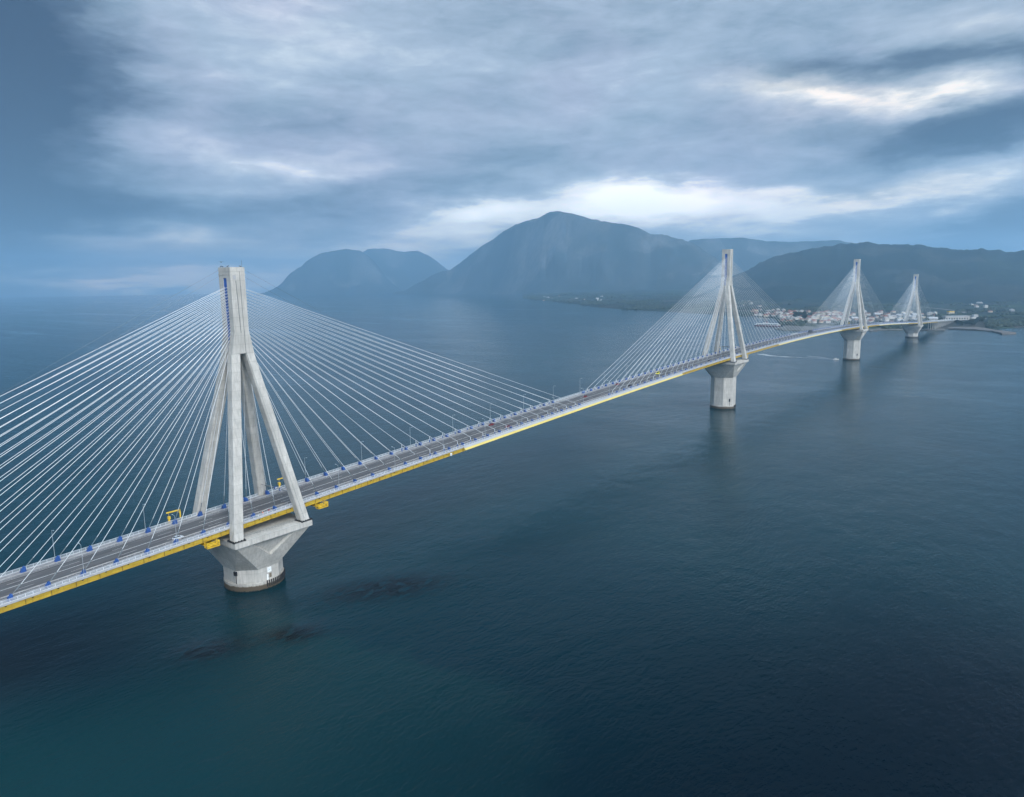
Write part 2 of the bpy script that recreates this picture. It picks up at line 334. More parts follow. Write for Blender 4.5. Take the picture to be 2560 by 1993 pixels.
# ------------------------------------------------------------------ water
DISC_R = 20600.0
def water_mat():
    m = bpy.data.materials.new('sea_water'); m.use_nodes = True; MATS['sea_water'] = m
    t = NT(m.node_tree); b = m.node_tree.nodes['Principled BSDF']
    g = t.node('ShaderNodeTexCoord').outputs['Object']
    def spot(x, y, rx, ry, rot=0):      # soft world-space patch on the sea
        p = t.mapping(t.vmath('SUBTRACT', g, (x, y, 0)), (1/rx, 1/ry, 0), (0, 0, 0))
        c, s_ = math.cos(rot), math.sin(rot)
        q = t.vmath('SUBTRACT', g, (x, y, 0))
        a = t.vmath('DOT_PRODUCT', q, (c/rx, s_/rx, 0)); bb = t.vmath('DOT_PRODUCT', q, (-s_/ry, c/ry, 0))
        r2 = t.math('MULTIPLY_ADD', a, a, t.math('MULTIPLY', bb, bb))
        return t.math('POWER', 2.718, t.math('MULTIPLY', r2, -1.0))
    big = t.noise(t.mapping(g, (1, 1, 0)), .0035, 5, .6, .6)
    med = t.noise(t.mapping(g, (1, 1, 0), (0, 0, .4), (40, 7, 0)), .02, 5, .62, .8)
    deep = (.0003, .0200, .0295); teal = (.0005, .0290, .0375)
    c = t.mix(t.maprange(big, .34, .68), deep, teal)
    # pale shoal water at the near left, its edge irregular
    sh = ground(180, 1800); shoal = spot(sh.x, sh.y, 95, 75, YAW)
    sh2 = ground(520, 1900); shoal2 = spot(sh2.x, sh2.y, 120, 60, YAW)
    sm = t.math('ADD', t.math('ADD', shoal, t.math('MULTIPLY', shoal2, .8)), t.math('MULTIPLY', t.math('SUBTRACT', med, .5), .9))
    c = t.mix(t.maprange(sm, .42, .56, 0, .8), c, (.0035, .0330, .0380))
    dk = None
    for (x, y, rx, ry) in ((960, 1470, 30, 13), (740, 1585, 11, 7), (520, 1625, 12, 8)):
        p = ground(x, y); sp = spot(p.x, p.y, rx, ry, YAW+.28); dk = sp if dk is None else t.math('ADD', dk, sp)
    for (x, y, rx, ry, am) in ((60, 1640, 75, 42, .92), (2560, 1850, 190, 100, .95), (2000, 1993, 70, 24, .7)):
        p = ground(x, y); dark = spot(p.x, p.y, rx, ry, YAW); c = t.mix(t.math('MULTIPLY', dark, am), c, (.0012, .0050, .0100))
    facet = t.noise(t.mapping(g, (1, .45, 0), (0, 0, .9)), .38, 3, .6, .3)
    c = t.mix(t.math('MULTIPLY', dk, t.maprange(facet, .40, .50, .2, 1.3), clamp=True), c, (.0002, .0025, .0034))  # dark sides of wave facets painted into the water colour
    # light current streaks and swirls
    cur = None
    for (x, y, rx, ry, am) in ((1650, 1000, 120, 9, .9), (1600, 985, 150, 5, .6), (1120, 829, 420, 34, 1.0), (1900, 900, 260, 14, .5), (2420, 855, 260, 16, .6), (1240, 905, 300, 12, .5)):
        p = ground(x, y); sp = t.math('MULTIPLY', spot(p.x, p.y, rx, ry, YAW), am); cur = sp if cur is None else t.math('ADD', cur, sp)
    cn = t.noise(t.mapping(g, (.012, .09, 0), (0, 0, -YAW)), 1.0, 5, .65, 1.2)
    cur = t.math('MULTIPLY', cur, t.maprange(cn, .42, .62), clamp=True)
    c = t.mix(t.math('MULTIPLY', cur, .8), c, (.075, .115, .135))
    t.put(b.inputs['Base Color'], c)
    b.inputs['IOR'].default_value = 1.333
    b.inputs['Specular IOR Level'].default_value = .20
    # wind streaks and slicks far out: long smooth bands
    st = t.noise(t.mapping(g, (.0011, .0075, 0), (0, 0, -YAW*.9)), 1.0, 6, .62, .7)
    fine = t.noise(t.mapping(g, (.01, .05, 0), (0, 0, -YAW*.9)), 1.0, 4, .6, .4)
    slick = t.math('ADD', t.maprange(st, .52, .66), t.math('MULTIPLY', t.maprange(fine, .5, .7), .25), clamp=True)
    t.put(b.inputs['Roughness'], t.math('MULTIPLY_ADD', slick, -.05, .11))
    # waves
    W1 = t.noise(t.mapping(g, (1, .42, 0), (0, 0, .9)), .17, 5, .66, .3)
    W2 = t.noise(t.mapping(g, (1, .5, 0), (0, 0, 1.15), (9, 3, 0)), .75, 4, .62, .2)
    W3 = t.noise(t.mapping(g, (1, .6, 0), (0, 0, .6), (3, 30, 0)), .05, 3, .5, .2)
    gust = t.maprange(t.noise(t.mapping(g, (1, 1, 0)), .012, 3, .6), .35, .65, .55, 1.0)
    h = t.math('ADD', t.math('MULTIPLY', W1, .9), t.math('MULTIPLY', W2, .55))
    h = t.math('MULTIPLY', h, t.math('MULTIPLY_ADD', dk, 3.0, gust))
    h = t.math('MULTIPLY', h, t.math('MULTIPLY_ADD', slick, -.45, 1.0))
    h = t.math('ADD', h, t.math('MULTIPLY', W3, 1.1))
    bn = t.node('ShaderNodeBump'); bn.inputs['Strength'].default_value = .85; bn.inputs['Distance'].default_value = .58
    t.put(bn.inputs['Height'], h); t.l.new(bn.outputs[0], b.inputs['Normal'])
water_mat()
def disc(name, R, z, m):
    o = mb(m); vs = [(0, 0, 0)]; fs = []
    rad = [60, 150, 350, 800, 2000, 5000, 10000, R]; n = 96
    for r in rad: vs += [(r*math.cos(2*PI*i/n), r*math.sin(2*PI*i/n), 0) for i in range(n)]
    for i in range(n): fs.append((0, 1+i, 1+(i+1) % n))
    for k in range(len(rad)-1):
        for i in range(n):
            j = (i+1) % n; fs.append((1+k*n+i, 1+(k+1)*n+i, 1+(k+1)*n+j, 1+k*n+j))
    o.add(vs, fs); q = o.build(name, fix=False); return q
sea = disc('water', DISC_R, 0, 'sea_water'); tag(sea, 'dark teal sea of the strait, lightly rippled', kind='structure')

# ------------------------------------------------------------------ pylons
OCT = [(13.0*math.cos(R_(22.5+45*k)), 13.0*math.sin(R_(22.5+45*k))) for k in range(8)]
LEGB = (16.4, 16.8); LEGT = (2.35, 3.3)
def pylon(idx, s0, zs, label):
    P_ = thing('bridge_pylon', label, 'bridge pylon', (0, s0, 0), 0, 'pylons of the cable-stayed bridge')
    zo = zs-17.8; zb_ = zs-2.5
    m = mb('concrete_base')
    m.loft([[(r*math.cos(2*PI*i/64), r*math.sin(2*PI*i/64), z) for i in range(64)] for r, z in ((13.2, -3), (13.2, 3.4), (13.05, 3.6))])
    m.build('base_ring', P_)
    m = mb('concrete'); m.loft([[(x, y, z) for x, y in OCT] for z in (3.3, zo)], cap=False); m.build('pier_shaft', P_)
    # capital: octagon widening to a square, a V-shaped recess in each side
    m = mb('concrete'); hc = 18.6
    def side(k, pts): c, s_ = [(1, 0), (0, 1), (-1, 0), (0, -1)][k]; return [(x*c-y*s_, x*s_+y*c, z) for x, y, z in pts]
    ox, oy = OCT[0]
    for k in range(4):
        fz = .61; xv = hc-(hc-ox)*fz; zv = zb_-(zb_-zo)*fz; dd = 1.3
        p = [(ox, -oy, zo), (ox, oy, zo), (hc, hc, zb_), (hc, -hc, zb_), (hc, -.60*hc, zb_), (hc, .60*hc, zb_), (xv, 0, zv),
             (hc-dd, -.60*hc+.9, zb_), (hc-dd, .60*hc-.9, zb_), (xv-dd+.25, 0, zv+.95), (oy, ox, zo)]
        if k % 2: m.add(side(k, [p[0], p[1], p[2], p[3], p[10]]), [(0, 1, 2, 3), (1, 4, 2)]); continue
        m.add(side(k, p), [(0, 6, 4, 3), (0, 1, 6), (1, 2, 5, 6), (4, 6, 9, 7), (6, 5, 8, 9), (7, 9, 8), (1, 10, 2)])
    m.build('capital', P_)
    mb('concrete').box(-19.4, 19.4, -19.4, 19.4, zb_, zs).build('base_slab', P_)
    # legs
    zh = zs+77.8; zf = zs+87.2; zt = zs+114.1
    for sx in (-1, 1):
        for sy in (-1, 1):
            m = mb('concrete'); rings = []
            for (c, z, h) in ((LEGB, zs, 2.15), (LEGT, zh, 2.1)):
                cx, cy = sx*c[0], sy*c[1]; e = .35
                rings.append([(cx+a*h-(a*e if i % 2 else 0), cy+b*h-(0 if i % 2 else b*e), z) for i, (a, b) in
                              enumerate(((1, -1), (1, -1), (1, 1), (1, 1), (-1, 1), (-1, 1), (-1, -1), (-1, -1)))])
            # order the eight corner points round the section
            rr = []
            for (c, z, h) in ((LEGB, zs, 2.15), (LEGT, zh, 2.1)):
                cx, cy = sx*c[0], sy*c[1]; e = .35
                rr.append([(cx+x, cy+y, z) for x, y in ((h, -h+e), (h, h-e), (h-e, h), (-h+e, h), (-h, h-e), (-h, -h+e), (-h+e, -h), (h-e, -h))])
            m.loft(rr); lg = m.build('leg', P_)
            m = mb('black_steel'); cx, cy = sx*LEGB[0], sy*LEGB[1]
            for i in range(9):
                q = -2.6+i*.65
                for a, b in ((q, -2.55), (q, 2.55), (-2.55, q), (2.55, q)):
                    if idx < 2 or i % 2 == 0: m.box(cx+a-.19, cx+a+.19, cy+b-.19, cy+b+.19, zs+.003, zs+.55+.25*(i % 2))
            m.box(cx-2.45, cx+2.45, cy-2.45, cy+2.45, zs+.002, zs+.22)
            m.build('collar', lg)
    # head
    m = mb('concrete')
    prof = [(-5.3, zh), (5.3, zh), (3.45, zf), (3.45, zt), (-3.45, zt), (-3.45, zf)]
    for x0, x1 in ((-4.5, -1.35), (1.35, 4.5)): m.loft([[(x, y, z) for y, z in prof] for x in (x0, x1)])
    m.box(-1.35, 1.35, -3.0, 3.0, zh-.3, zt-3.8); m.box(-1.35, 1.35, -3.45, 3.45, zt-3.8, zt)
    for x0, x1, y0, y1 in ((-4.62, 4.62, -3.57, -3.45), (-4.62, 4.62, 3.45, 3.57), (-4.62, -4.5, -3.45, 3.45), (4.5, 4.62, -3.45, 3.45)):
        m.box(x0, x1, y0, y1, zt-2.6, zt-2.1)
    for x0, x1, y0, y1 in ((-4.5, 4.5, -3.45, -3.1), (-4.5, 4.5, 3.1, 3.45), (-4.5, -4.1, -3.1, 3.1), (4.1, 4.5, -3.1, 3.1)): m.box(x0, x1, y0, y1, zt, zt+.7)
    m.build('head', P_)
    for sy in (-1, 1):
        y0, y1 = sorted((sy*3.002, sy*3.12)); mb('panel_blue').box(-1.34, 1.34, y0, y1, zh+.1, zt-3.9).build('anchor_panel', P_)
    m = mb('pipe_grey')
    m.tube((4.62, -1.1, zt-5), (4.62, -.4, zh+9), .09); m.tube((4.6, .9, zt-1), (4.62, 1.2, zh+1), .07); m.tube((4.62, 1.2, zh+1), (18.7, 15.6, zs+2), .06); m.build('cable_conduit', P_)
    mb('pipe_grey').tube((4.0, 2.6, zt+.6), (4.0, 2.6, zt+3.6), .05).build('lightning_rod', P_); mb('pipe_grey').tube((-4.0, -2.6, zt+.6), (-4.0, -2.6, zt+1.6), .05).build('lightning_rod', P_)
    mb('edge_concrete').box(4.5, 4.56, -2.3, -.9, zt-4.5, zt-2.75).build('hatch', P_)
    if idx < 2:
        m = mb('pipe_grey')
        for sy in (-1, 1):
            for sx in (-1, 1): m.tube((sx*4.4, sy*3.5, zt-.5), (sx*10.5, sy*150, zt-76), .035, n=4)
        m.build('guy_wire', P_)
    # handrail round the slab, strut between two legs
    for sx in (-1, 1):
        m = mb('pipe_grey')
        for z in (.55, 1.1): m.tube((sx*14.8, -13.5, zs+z), (sx*14.8, 13.5, zs+z), .05, n=4)
        for i in range(19): m.tube((sx*14.8, -13.5+i*1.5, zs), (sx*14.8, -13.5+i*1.5, zs+1.1), .05, n=4)
        m.build('handrail', P_)
    m = mb('pipe_grey'); zz = zs+13.1; yy = 14.4
    m.use('guard_steel').tube((-12.3, yy, zz), (12.3, yy, zz), .22, n=10)
    m.use('pipe_grey').tube((-8.5, yy, zz), (-.5, yy, zz), .42, n=12)
    for x in (-.5, 3.2): m.use('anchor_blue').tube((x, yy, zz), (x+.5, yy, zz), .75, n=14); m.use('sign_white').tube((x+.5, yy, zz), (x+.62, yy, zz), .5, n=14)
    m.build('cross_strut', P_)
    # fenders, door and panel at the foot
    m = mb('black_steel')
    for i in range(15):
        a = R_(-8+i*4.6); m.beam((13.32*math.cos(a), 13.32*math.sin(a), 1.0), (13.32*math.cos(a), 13.32*math.sin(a), 3.9), .5, .28)
    m.build('fender', P_)
    ap = OCT[0][0]
    if idx == 0:
        m = mb('sign_white').box(ap+.02, ap+.14, -.75, 1.25, 7.0, 9.3)
        m.use('sign_grey').beam((ap+.155, -.35, 7.6), (ap+.155, .85, 8.7), .04, .16); m.beam((ap+.158, .85, 7.6), (ap+.158, -.35, 8.7), .04, .16)
        m.build('sign_panel', P_)
        d = mb('sign_white').box(ap+.02, ap+.1, -1.2, -.4, 3.6, 6.2).build('door', P_)
        mb('pipe_grey').box(ap+.1, ap+.16, -.55, -.48, 4.8, 5.0).build('handle', d)
        mb('door_brown').box(ap+.02, ap+.12, .1, 1.2, 4.4, 6.4).build('shutter', P_)
        m = mb('black_steel'); c, s_ = math.cos(R_(-67)), math.sin(R_(-67))
        m.tube((12.9*c, 12.9*s_, 2), (12.9*c, 12.9*s_, 8), .18); m.box(12.9*c-.8, 12.9*c+.8, 12.9*s_-.7, 12.9*s_+.2, 7.6, 9.4); m.build('ladder', P_)
    elif idx in (1, 2):
        c, s_ = math.cos(R_(-35)), math.sin(R_(-35))
        mb('black_steel').box(12.3*c-.6, 12.3*c+.6, 12.3*s_-.6, 12.3*s_+.6, 8, 11).tube((12.4*c, 12.4*s_, 3), (12.4*c, 12.4*s_, 9), .15).build('ladder', P_)
    # stay cables: 23 in each of the four fans
    for sy in (-1, 1):
        for sx in (-1, 1):
            for k in range(23):
                ys = sy*(5.75+11.52*k); xs = sx*11.7; zd = dz(s0+ys)
                top = Vector((sx*.82, sy*3.15, zt-7.8-1.27*(22-k)))
                bot = Vector((xs, ys, zd+.9)); d = (bot-top).normalized()
                Lt = (bot-top).length; p1 = bot-d*3.2; p2 = bot-d*5.2
                m = mb('stay_white').tube(top, p2, .088, n=8)
                m.use('pipe_grey').tube(p2, p1, .17, n=8); m.use('pipe_grey').tube(p1, bot, .12, n=8)
                cb = m.build('cable', P_, smooth=False, fix=False)
                # blue anchor bracket: triangular plates
                a = mb('anchor_blue'); hb = zd+.02
                f = -sy
                for dx in (-.55, .55):
                    x0, x1 = xs+dx-.09, xs+dx+.09
                    pr = [(ys-1.05, hb), (ys+1.05, hb), (ys+f*.6+.22, hb+2.0), (ys+f*.6-.25, hb+2.0)]
                    a.loft([[(x, y, z) for y, z in pr] for x in (x0, x1)])
                a.box(xs-.46, xs+.46, ys-.55, ys+.55, hb, hb+1.3)
                a.build('anchor', cb)
                if k >= 9:
                    yd = ys-sy*(3.0+.12*k); tz = (bot.y-yd)/d.y; q = bot-d*tz
                    mz = zd + (q.z-zd)*.45
                    dm = mb('anchor_blue').tube((q.x+sx*.05, yd, dz(s0+yd)+.02), (q.x, yd, mz), .26, n=6)
                    dm.use('stay_white').tube((q.x, yd, mz), (q.x, yd, q.z-.05), .16, n=6); dm.build('damper', cb)
    return P_
pylon(0, 0, 27.5, 'nearest concrete bridge pylon, four legs on a low pier at the left')
pylon(1, 560, 50.9, 'second concrete bridge pylon from the left, on a tall pier in open water')
pylon(2, 1120, 50.9, 'third concrete bridge pylon from the left, in front of the harbour town')
pylon(3, 1680, 27.5, 'farthest and smallest bridge pylon, on a squat pier by the far shore')

# ------------------------------------------------------------------ bridge deck
DK = thing('bridge_deck', 'long bridge deck with yellow edge girders hung from the pylon cables', 'bridge deck')
S0, S1 = -310, 1966
def strip(m, x0, x1, z0, z1, s0=S0, s1=S1, step=14):
    """ruled strip along the deck between (x0,z0) and (x1,z1) offsets"""
    n = max(1, int((s1-s0)/step)); vs = []; fs = []
    for i in range(n+1):
        s = s0+(s1-s0)*i/n; z = dz(s); vs += [(x0, s, z+z0), (x1, s, z+z1)]
    for i in range(n): fs.append((2*i, 2*i+2, 2*i+3, 2*i+1))
    m.add(vs, fs); return m
def bar(m, x, zlo, zhi, wd, s0=S0, s1=S1, step=14):
    n = max(1, int((s1-s0)/step)); rings = []
    for i in range(n+1):
        s = s0+(s1-s0)*i/n; z = dz(s); rings.append([(x-wd/2, s, z+zlo), (x+wd/2, s, z+zlo), (x+wd/2, s, z+zhi), (x-wd/2, s, z+zhi)])
    m.loft(rings); return m
bar(mb('edge_concrete'), 0, -.26, -.006, 27.0).build('slab', DK)
m = strip(mb('asphalt'), -8.5, 8.5, 0, 0)
def dashes(x, wd=.16, ln=6, gap=12, s0=S0, s1=S1):
    s = s0
    while s < s1:
        strip(m, x-wd/2, x+wd/2, .006, .006, s, s+ln, 14); s += ln+gap
m.use('road_paint')
for x in (-3.9, 3.9): dashes(x)
for x in (-.16, .16, -7.75, 7.75): strip(m, x-.09, x+.09, .006, .006)
m.build('carriageway', DK, fix=False)
for sx in (-1, 1):
    strip(mb('footway'), *sorted((sx*8.5, sx*13.3)), .002, .002).build('footway', DK, fix=False)
    bar(mb('edge_concrete'), sx*13.42, -.62, .16, .5).build('edge_beam', DK)
    # guard rail between road and footway
    m = mb('guard_steel'); bar(m, sx*8.75, .50, .84, .12)
    s = S0
    while s < S1: m.box(sx*8.75-.06, sx*8.75+.06, s-.07, s+.07, dz(s), dz(s)+.5); s += 3.0
    m.build('guard_rail', DK)
    # parapet: posts, rails, mesh panels
    m = mb('rail_white'); bar(m, sx*13.55, 1.22, 1.32, .12); bar(m, sx*13.55, .16, .26, .08)
    s = S0
    while s < S1: m.box(sx*13.55-.06, sx*13.55+.06, s-.06, s+.06, dz(s)+.16, dz(s)+1.22); s += 2.3
    rl = m.build('railing', DK)
    m = mb('rail_mesh'); strip(m, sx*13.55, sx*13.551, .26, 1.22); m.build('infill', rl, fix=False)
    # girder with stiffeners and flanges
    m = mb('girder_yellow'); bar(m, sx*13.35, -2.55, -.62, .06); bar(m, sx*13.35, -2.63, -2.55, .6)
    s = S0
    while s < S1:
        a, b = sorted((sx*13.38, sx*13.62)); m.box(a, b, s-.04, s+.04, dz(s)-2.55, dz(s)-.62); s += 4.0
    g = m.build('edge_girder', DK)
    m = mb('black_steel'); s = S0
    while s < 1100:
        a, b = sorted((sx*13.63, sx*13.66)); m.box(a, b, s-.06, s+.06, dz(s)-2.5, dz(s)-.7)
        a, b = sorted((sx*13.68, sx*13.95)); m.box(a, b, s+1.9, s+2.4, dz(s)-.85, dz(s)-.65); s += 4.0*2
    m.build('drain', g)
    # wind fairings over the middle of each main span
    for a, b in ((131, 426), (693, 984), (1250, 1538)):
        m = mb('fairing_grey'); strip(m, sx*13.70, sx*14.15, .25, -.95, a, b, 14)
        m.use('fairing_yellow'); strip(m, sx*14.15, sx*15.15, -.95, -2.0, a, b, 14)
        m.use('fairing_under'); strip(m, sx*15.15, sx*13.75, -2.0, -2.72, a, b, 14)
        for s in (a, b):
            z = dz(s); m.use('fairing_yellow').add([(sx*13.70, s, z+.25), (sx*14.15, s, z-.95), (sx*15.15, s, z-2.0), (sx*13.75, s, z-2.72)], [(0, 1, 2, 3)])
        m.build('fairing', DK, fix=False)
m = mb('girder_yellow'); s = S0+2
while s < S1:
    m.box(-13.3, 13.3, s-.15, s+.15, dz(s)-2.3, dz(s)-.27); s += 8.0
m.build('cross_beam', DK)
q = mb('sign_white').box(13.7, 13.85, 119.2, 120.6, dz(120)-2.6, dz(120)-1.2); q.use('sign_grey').box(13.851, 13.87, 119.6, 120.2, dz(120)-2.3, dz(120)-1.5); q.build('notice_plate', DK)

# approach viaduct on the far shore
VI = thing('approach_viaduct', 'low concrete approach viaduct on rows of piers at the far shore', 'viaduct')
m = mb('asphalt'); strip(m, -9, 9, 0, 0, 1967, 2420); m.build('carriageway', VI, fix=False)
m = mb('concrete'); bar(m, 0, -.4, -.006, 24.0, 1967, 2420)
for x in (-9, -3, 3, 9): bar(m, x, -2.2, -.4, .9, 1967, 2420)
m.build('beams', VI)
for sx in (-1, 1): bar(mb('rail_white'), sx*11.8, 0, 1.1, .25, 1967, 2420).build('parapet', VI)
for i in range(12):
    s = 1969+i*32; zz = dz(s)-2.25
    m = mb('concrete'); m.box(-11, 11, s-1, s+1, zz-1.4, zz)
    for x in (-8, -2.7, 2.7, 8): m.tube((x, s, -1), (x, s, zz-1.4), .95, n=10)
    m.build('pier', VI)

# ------------------------------------------------------------------ street lamps
def lamp():
    t = thing('street_lamp', 'tall pale steel street lamp', 'street lamp', (0, 0, 0), 0, 'street lamps along the bridge parapets')
    m = mb('lamp_metal').tube((0, 0, 0), (0, 0, 12.2), .10, .05, 8).tube((0, 0, 0), (0, 0, .5), .28, n=8); m.tube((0, 0, 12.0), (1.5, 0, 12.35), .05, n=6); m.build('pole', t)
    h = mb('lamp_metal').box(1.3, 2.1, -.14, .14, 12.3, 12.45).build('lamp_head', t)
    mb('lamp_glass').box(1.4, 2.0, -.1, .1, 12.26, 12.297).build('lens', h)
    return t
LM = lamp(); first = True
sl = [-40.5, -75.0, -110.0]
for b in (0, 560, 1120): sl += [b+40.4+36.86*k for k in range(14)]
sl += [1720+36.86*k for k in range(6)]
names = ['nearest pylon', 'second pylon', 'third pylon', 'farthest pylon']
for s in sl:
    for sx in (1, -1):
        k = min(range(4), key=lambda i: abs(s-560*i)); side_ = 'before' if s < 560*k else 'beyond'; n = sum(1 for q in sl if (q < 560*k) == (s < 560*k) and abs(q-560*k) < abs(s-560*k) and min(range(4), key=lambda i: abs(q-560*i)) == k)
        ordn = ['first', 'second', 'third', 'fourth', 'fifth', 'sixth', 'seventh', 'eighth', 'ninth'][n]
        lab = '%s street lamp %s the %s, on the %s parapet' % (ordn, side_, names[k], 'near' if sx > 0 else 'far')
        loc = (sx*13.25, s, dz(s)); rz = PI if sx > 0 else 0
        if first: LM.location = loc; LM.rotation_euler = (0, 0, rz); LM['label'] = lab; first = False
        else: copy_thing(LM, loc, rz, lab)

# ------------------------------------------------------------------ underdeck inspection gantries
def gantry(s, label):
    z = dz(s); t = thing('inspection_gantry', label, 'inspection gantry', (0, s, z), 0, 'yellow inspection gantries slung round the deck')
    m = mb('frame_yellow')      # walkway truss under the deck
    for y in (-2.2, 2.2):
        for zz in (-3.0, -4.4): m.beam((-15.5, y, zz), (15.5, y, zz), .16, .16)
        for i in range(12):
            x = -15.5+i*2.58; m.beam((x, y, -3.0), (x+2.58, y, -4.4), .1, .1); m.beam((x, y, -4.4), (x, y, -3.0), .1, .1)
    m.box(-15.5, 15.5, -2.1, 2.1, -4.6, -4.48); m.build('walkway', t)
    m = mb('frame_yellow')      # basket at the near edge
    for y in (-2.6, 2.6):
        for x in (14.0, 16.2): m.beam((x, y, -5.0), (x, y, -2.6), .28, .28)
    for zz in (-4.75, -4.1, -3.4, -2.7):
        m.beam((16.2, -2.6, zz), (16.2, 2.6, zz), .10, .24)
        for y in (-2.6, 2.6): m.beam((14.0, y, zz), (16.2, y, zz), .10, .22)
    m.beam((16.3, -2.6, -4.8), (16.3, 2.6, -2.7), .1, .14); m.box(14.0, 16.2, -2.6, 2.6, -5.12, -5.0); m.build('basket', t)
    m = mb('frame_yellow')      # post and arm over the far parapet
    m.beam((-14.6, 2.4, -3.0), (-14.6, 2.4, 4.9), .42, .42); m.build('post', t)
    m = mb('frame_yellow'); m.beam((-14.6, 2.6, 4.7), (-14.6, -3.6, 4.7), .42, .5); m.beam((-14.6, 2.4, 3.3), (-14.6, 1.0, 4.6), .2, .2); m.build('arm', t)
    m = mb('frame_yellow'); m.tube((-14.6, -2.6, 4.5), (-14.6, -2.6, 2.9), .06); m.box(-15.1, -14.1, -3.1, -2.1, 1.8, 2.9); m.beam((-14.6, -2.6, 1.8), (-14.6, -2.6, -3.0), .7, .35)
    for zz in (-2, -1, 0, 1): m.box(-15.1, -14.1, -3.0, -2.2, zz, zz+.15)
    m.build('hoist', t); return t
gantry(-27.0, 'yellow inspection gantry round the deck before the nearest pylon, beside the silver car')
gantry(28.4, 'yellow inspection gantry round the deck just beyond the nearest pylon')
gantry(583, 'yellow inspection gantry hung below the deck beyond the second pylon')
gantry(1153, 'yellow inspection gantry hung below the deck beyond the third pylon')

# ------------------------------------------------------------------ vehicles
def car(s, x, body, label, heading=1, cat='car', scale=1.0, name='car', tall=1.0):
    z = dz(s); sl_ = math.atan((dz(s+1)-dz(s-1))/2)
    t = thing(name, label, cat, (x, s, z+.008)); t.rotation_euler = (sl_, 0, 0 if heading > 0 else PI)
    if heading < 0: t.rotation_euler = (-sl_, 0, PI)
    t.scale = (scale,)*3
    H = tall
    # lengthwise sections: y, half width, z bottom, z top
    sec = [(-2.15, .70, .35, .62), (-2.05, .84, .26, .86), (-1.2, .88, .24, .94), (0, .89, .24, .93), (1.0, .88, .24, .88), (1.85, .84, .26, .74), (2.2, .66, .34, .58)]
    def ring(y, h, a, b): return [(-h, y, a+.1), (-h*.95, y, a), (h*.95, y, a), (h, y, a+.1), (h, y, b-.16), (h*.90, y, b), (-h*.90, y, b), (-h, y, b-.16)]
    mb(body).loft([ring(*q) for q in sec]).build('body', t, smooth=False)
    cab = [(-1.75, .70, .86, .90), (-1.25, .70, .86, 1.38*H), (-.3, .69, .86, 1.45*H), (.35, .68, .86, 1.40*H), (1.15, .72, .84, .90)]
    m = mb('glass_dark')
    m.loft([[(-h, y, a), (h, y, a), (h*.82, y, b-.03), (-h*.82, y, b-.03)] for y, h, a, b in cab]); m.build('cabin_glass', t)
    m = mb(body); m.loft([[(-.60, y, zz), (.60, y, zz), (.60, y, zz+.04), (-.60, y, zz+.04)] for y, zz in ((-1.27, 1.36*H), (-.3, 1.43*H), (.38, 1.38*H))])
    for sx in (-1, 1):
        m.beam((sx*.66, 1.18, .88), (sx*.58, .38, 1.38*H), .08, .06); m.beam((sx*.66, -1.78, .88), (sx*.58, -1.25, 1.36*H), .08, .1); m.beam((sx*.71, -.3, .9), (sx*.58, -.3, 1.42*H), .05, .08)
    m.build('roof', t)
    for sx in (-1, 1):
        for y in (-1.35, 1.35):
            wh = mb('tyre').tube((sx*.70, y, .31), (sx*.91, y, .31), .31, n=14).build('wheel', t)
            mb('guard_steel').tube((sx*.911, y, .31), (sx*.925, y, .31), .19, n=10).build('rim', wh)
        mb('lamp_glass').box(sx*.62-.17, sx*.62+.17, 2.02, 2.12, .52, .66).build('headlight', t)
        mb('light_red').box(sx*.66-.14, sx*.66+.14, -2.12, -2.06, .6, .78).build('tail_light', t)
    return t
car(-36.9, 7.0, 'car_silver', 'silver car in the near lanes just before the nearest pylon')
car(287.7, -1.9, 'car_red', 'dark red car in the middle of the first long span', -1)
car(181.7, 6.6, 'car_red', 'red car in the outer near lane seen under the right-hand cables')
car(180.6, -6.4, 'car_red', 'red car in the outer far lane of the first long span', -1)
car(344.9, -6.2, 'car_red', 'dark red car on the far lanes at the foot of the second fan of cables', -1)
car(343.9, 6.2, 'car_dark', 'black car on the near lanes where the second fan of cables begins')
car(506.5, 6.0, 'car_dark', 'black car on the near lanes close before the second pylon')
car(410.0, -2.2, 'car_yellow', 'bright yellow van on the deck left of the second pylon', -1, 'van', 1.25, 'van', 1.35)
car(1569.6, -6, 'car_red', 'small red car on the deck just before the farthest pylon', -1)
# dark lorry before the third pylon
s = 880.4; t = thing('lorry', 'dark box lorry on the crest of the deck left of the third pylon', 'lorry', (-2.2, s, dz(s)+.008), PI)
mb('truck_dark').box(-1.25, 1.25, -6.0, 3.6, 1.0, 3.9).build('cargo_box', t)
m = mb('truck_dark').loft([[(x*1.2, y, z) for x, z in ((-1, .6), (1, .6), (1, 2.6), (.92, 2.9), (-.92, 2.9), (-1, 2.6))] for y in (3.9, 5.9)]); m.build('cab', t)
mb('glass_dark').box(-1.05, 1.05, 5.9, 5.93, 1.7, 2.6).build('windscreen', t)
mb('black_steel').box(-.5, .5, -5.8, 5.5, .6, .99).build('chassis', t)
for y in (-4.8, -3.6, 4.7):
    for sx in (-1, 1): mb('tyre').tube((sx*.95, y, .5), (sx*1.25, y, .5), .5, n=14).build('wheel', t)

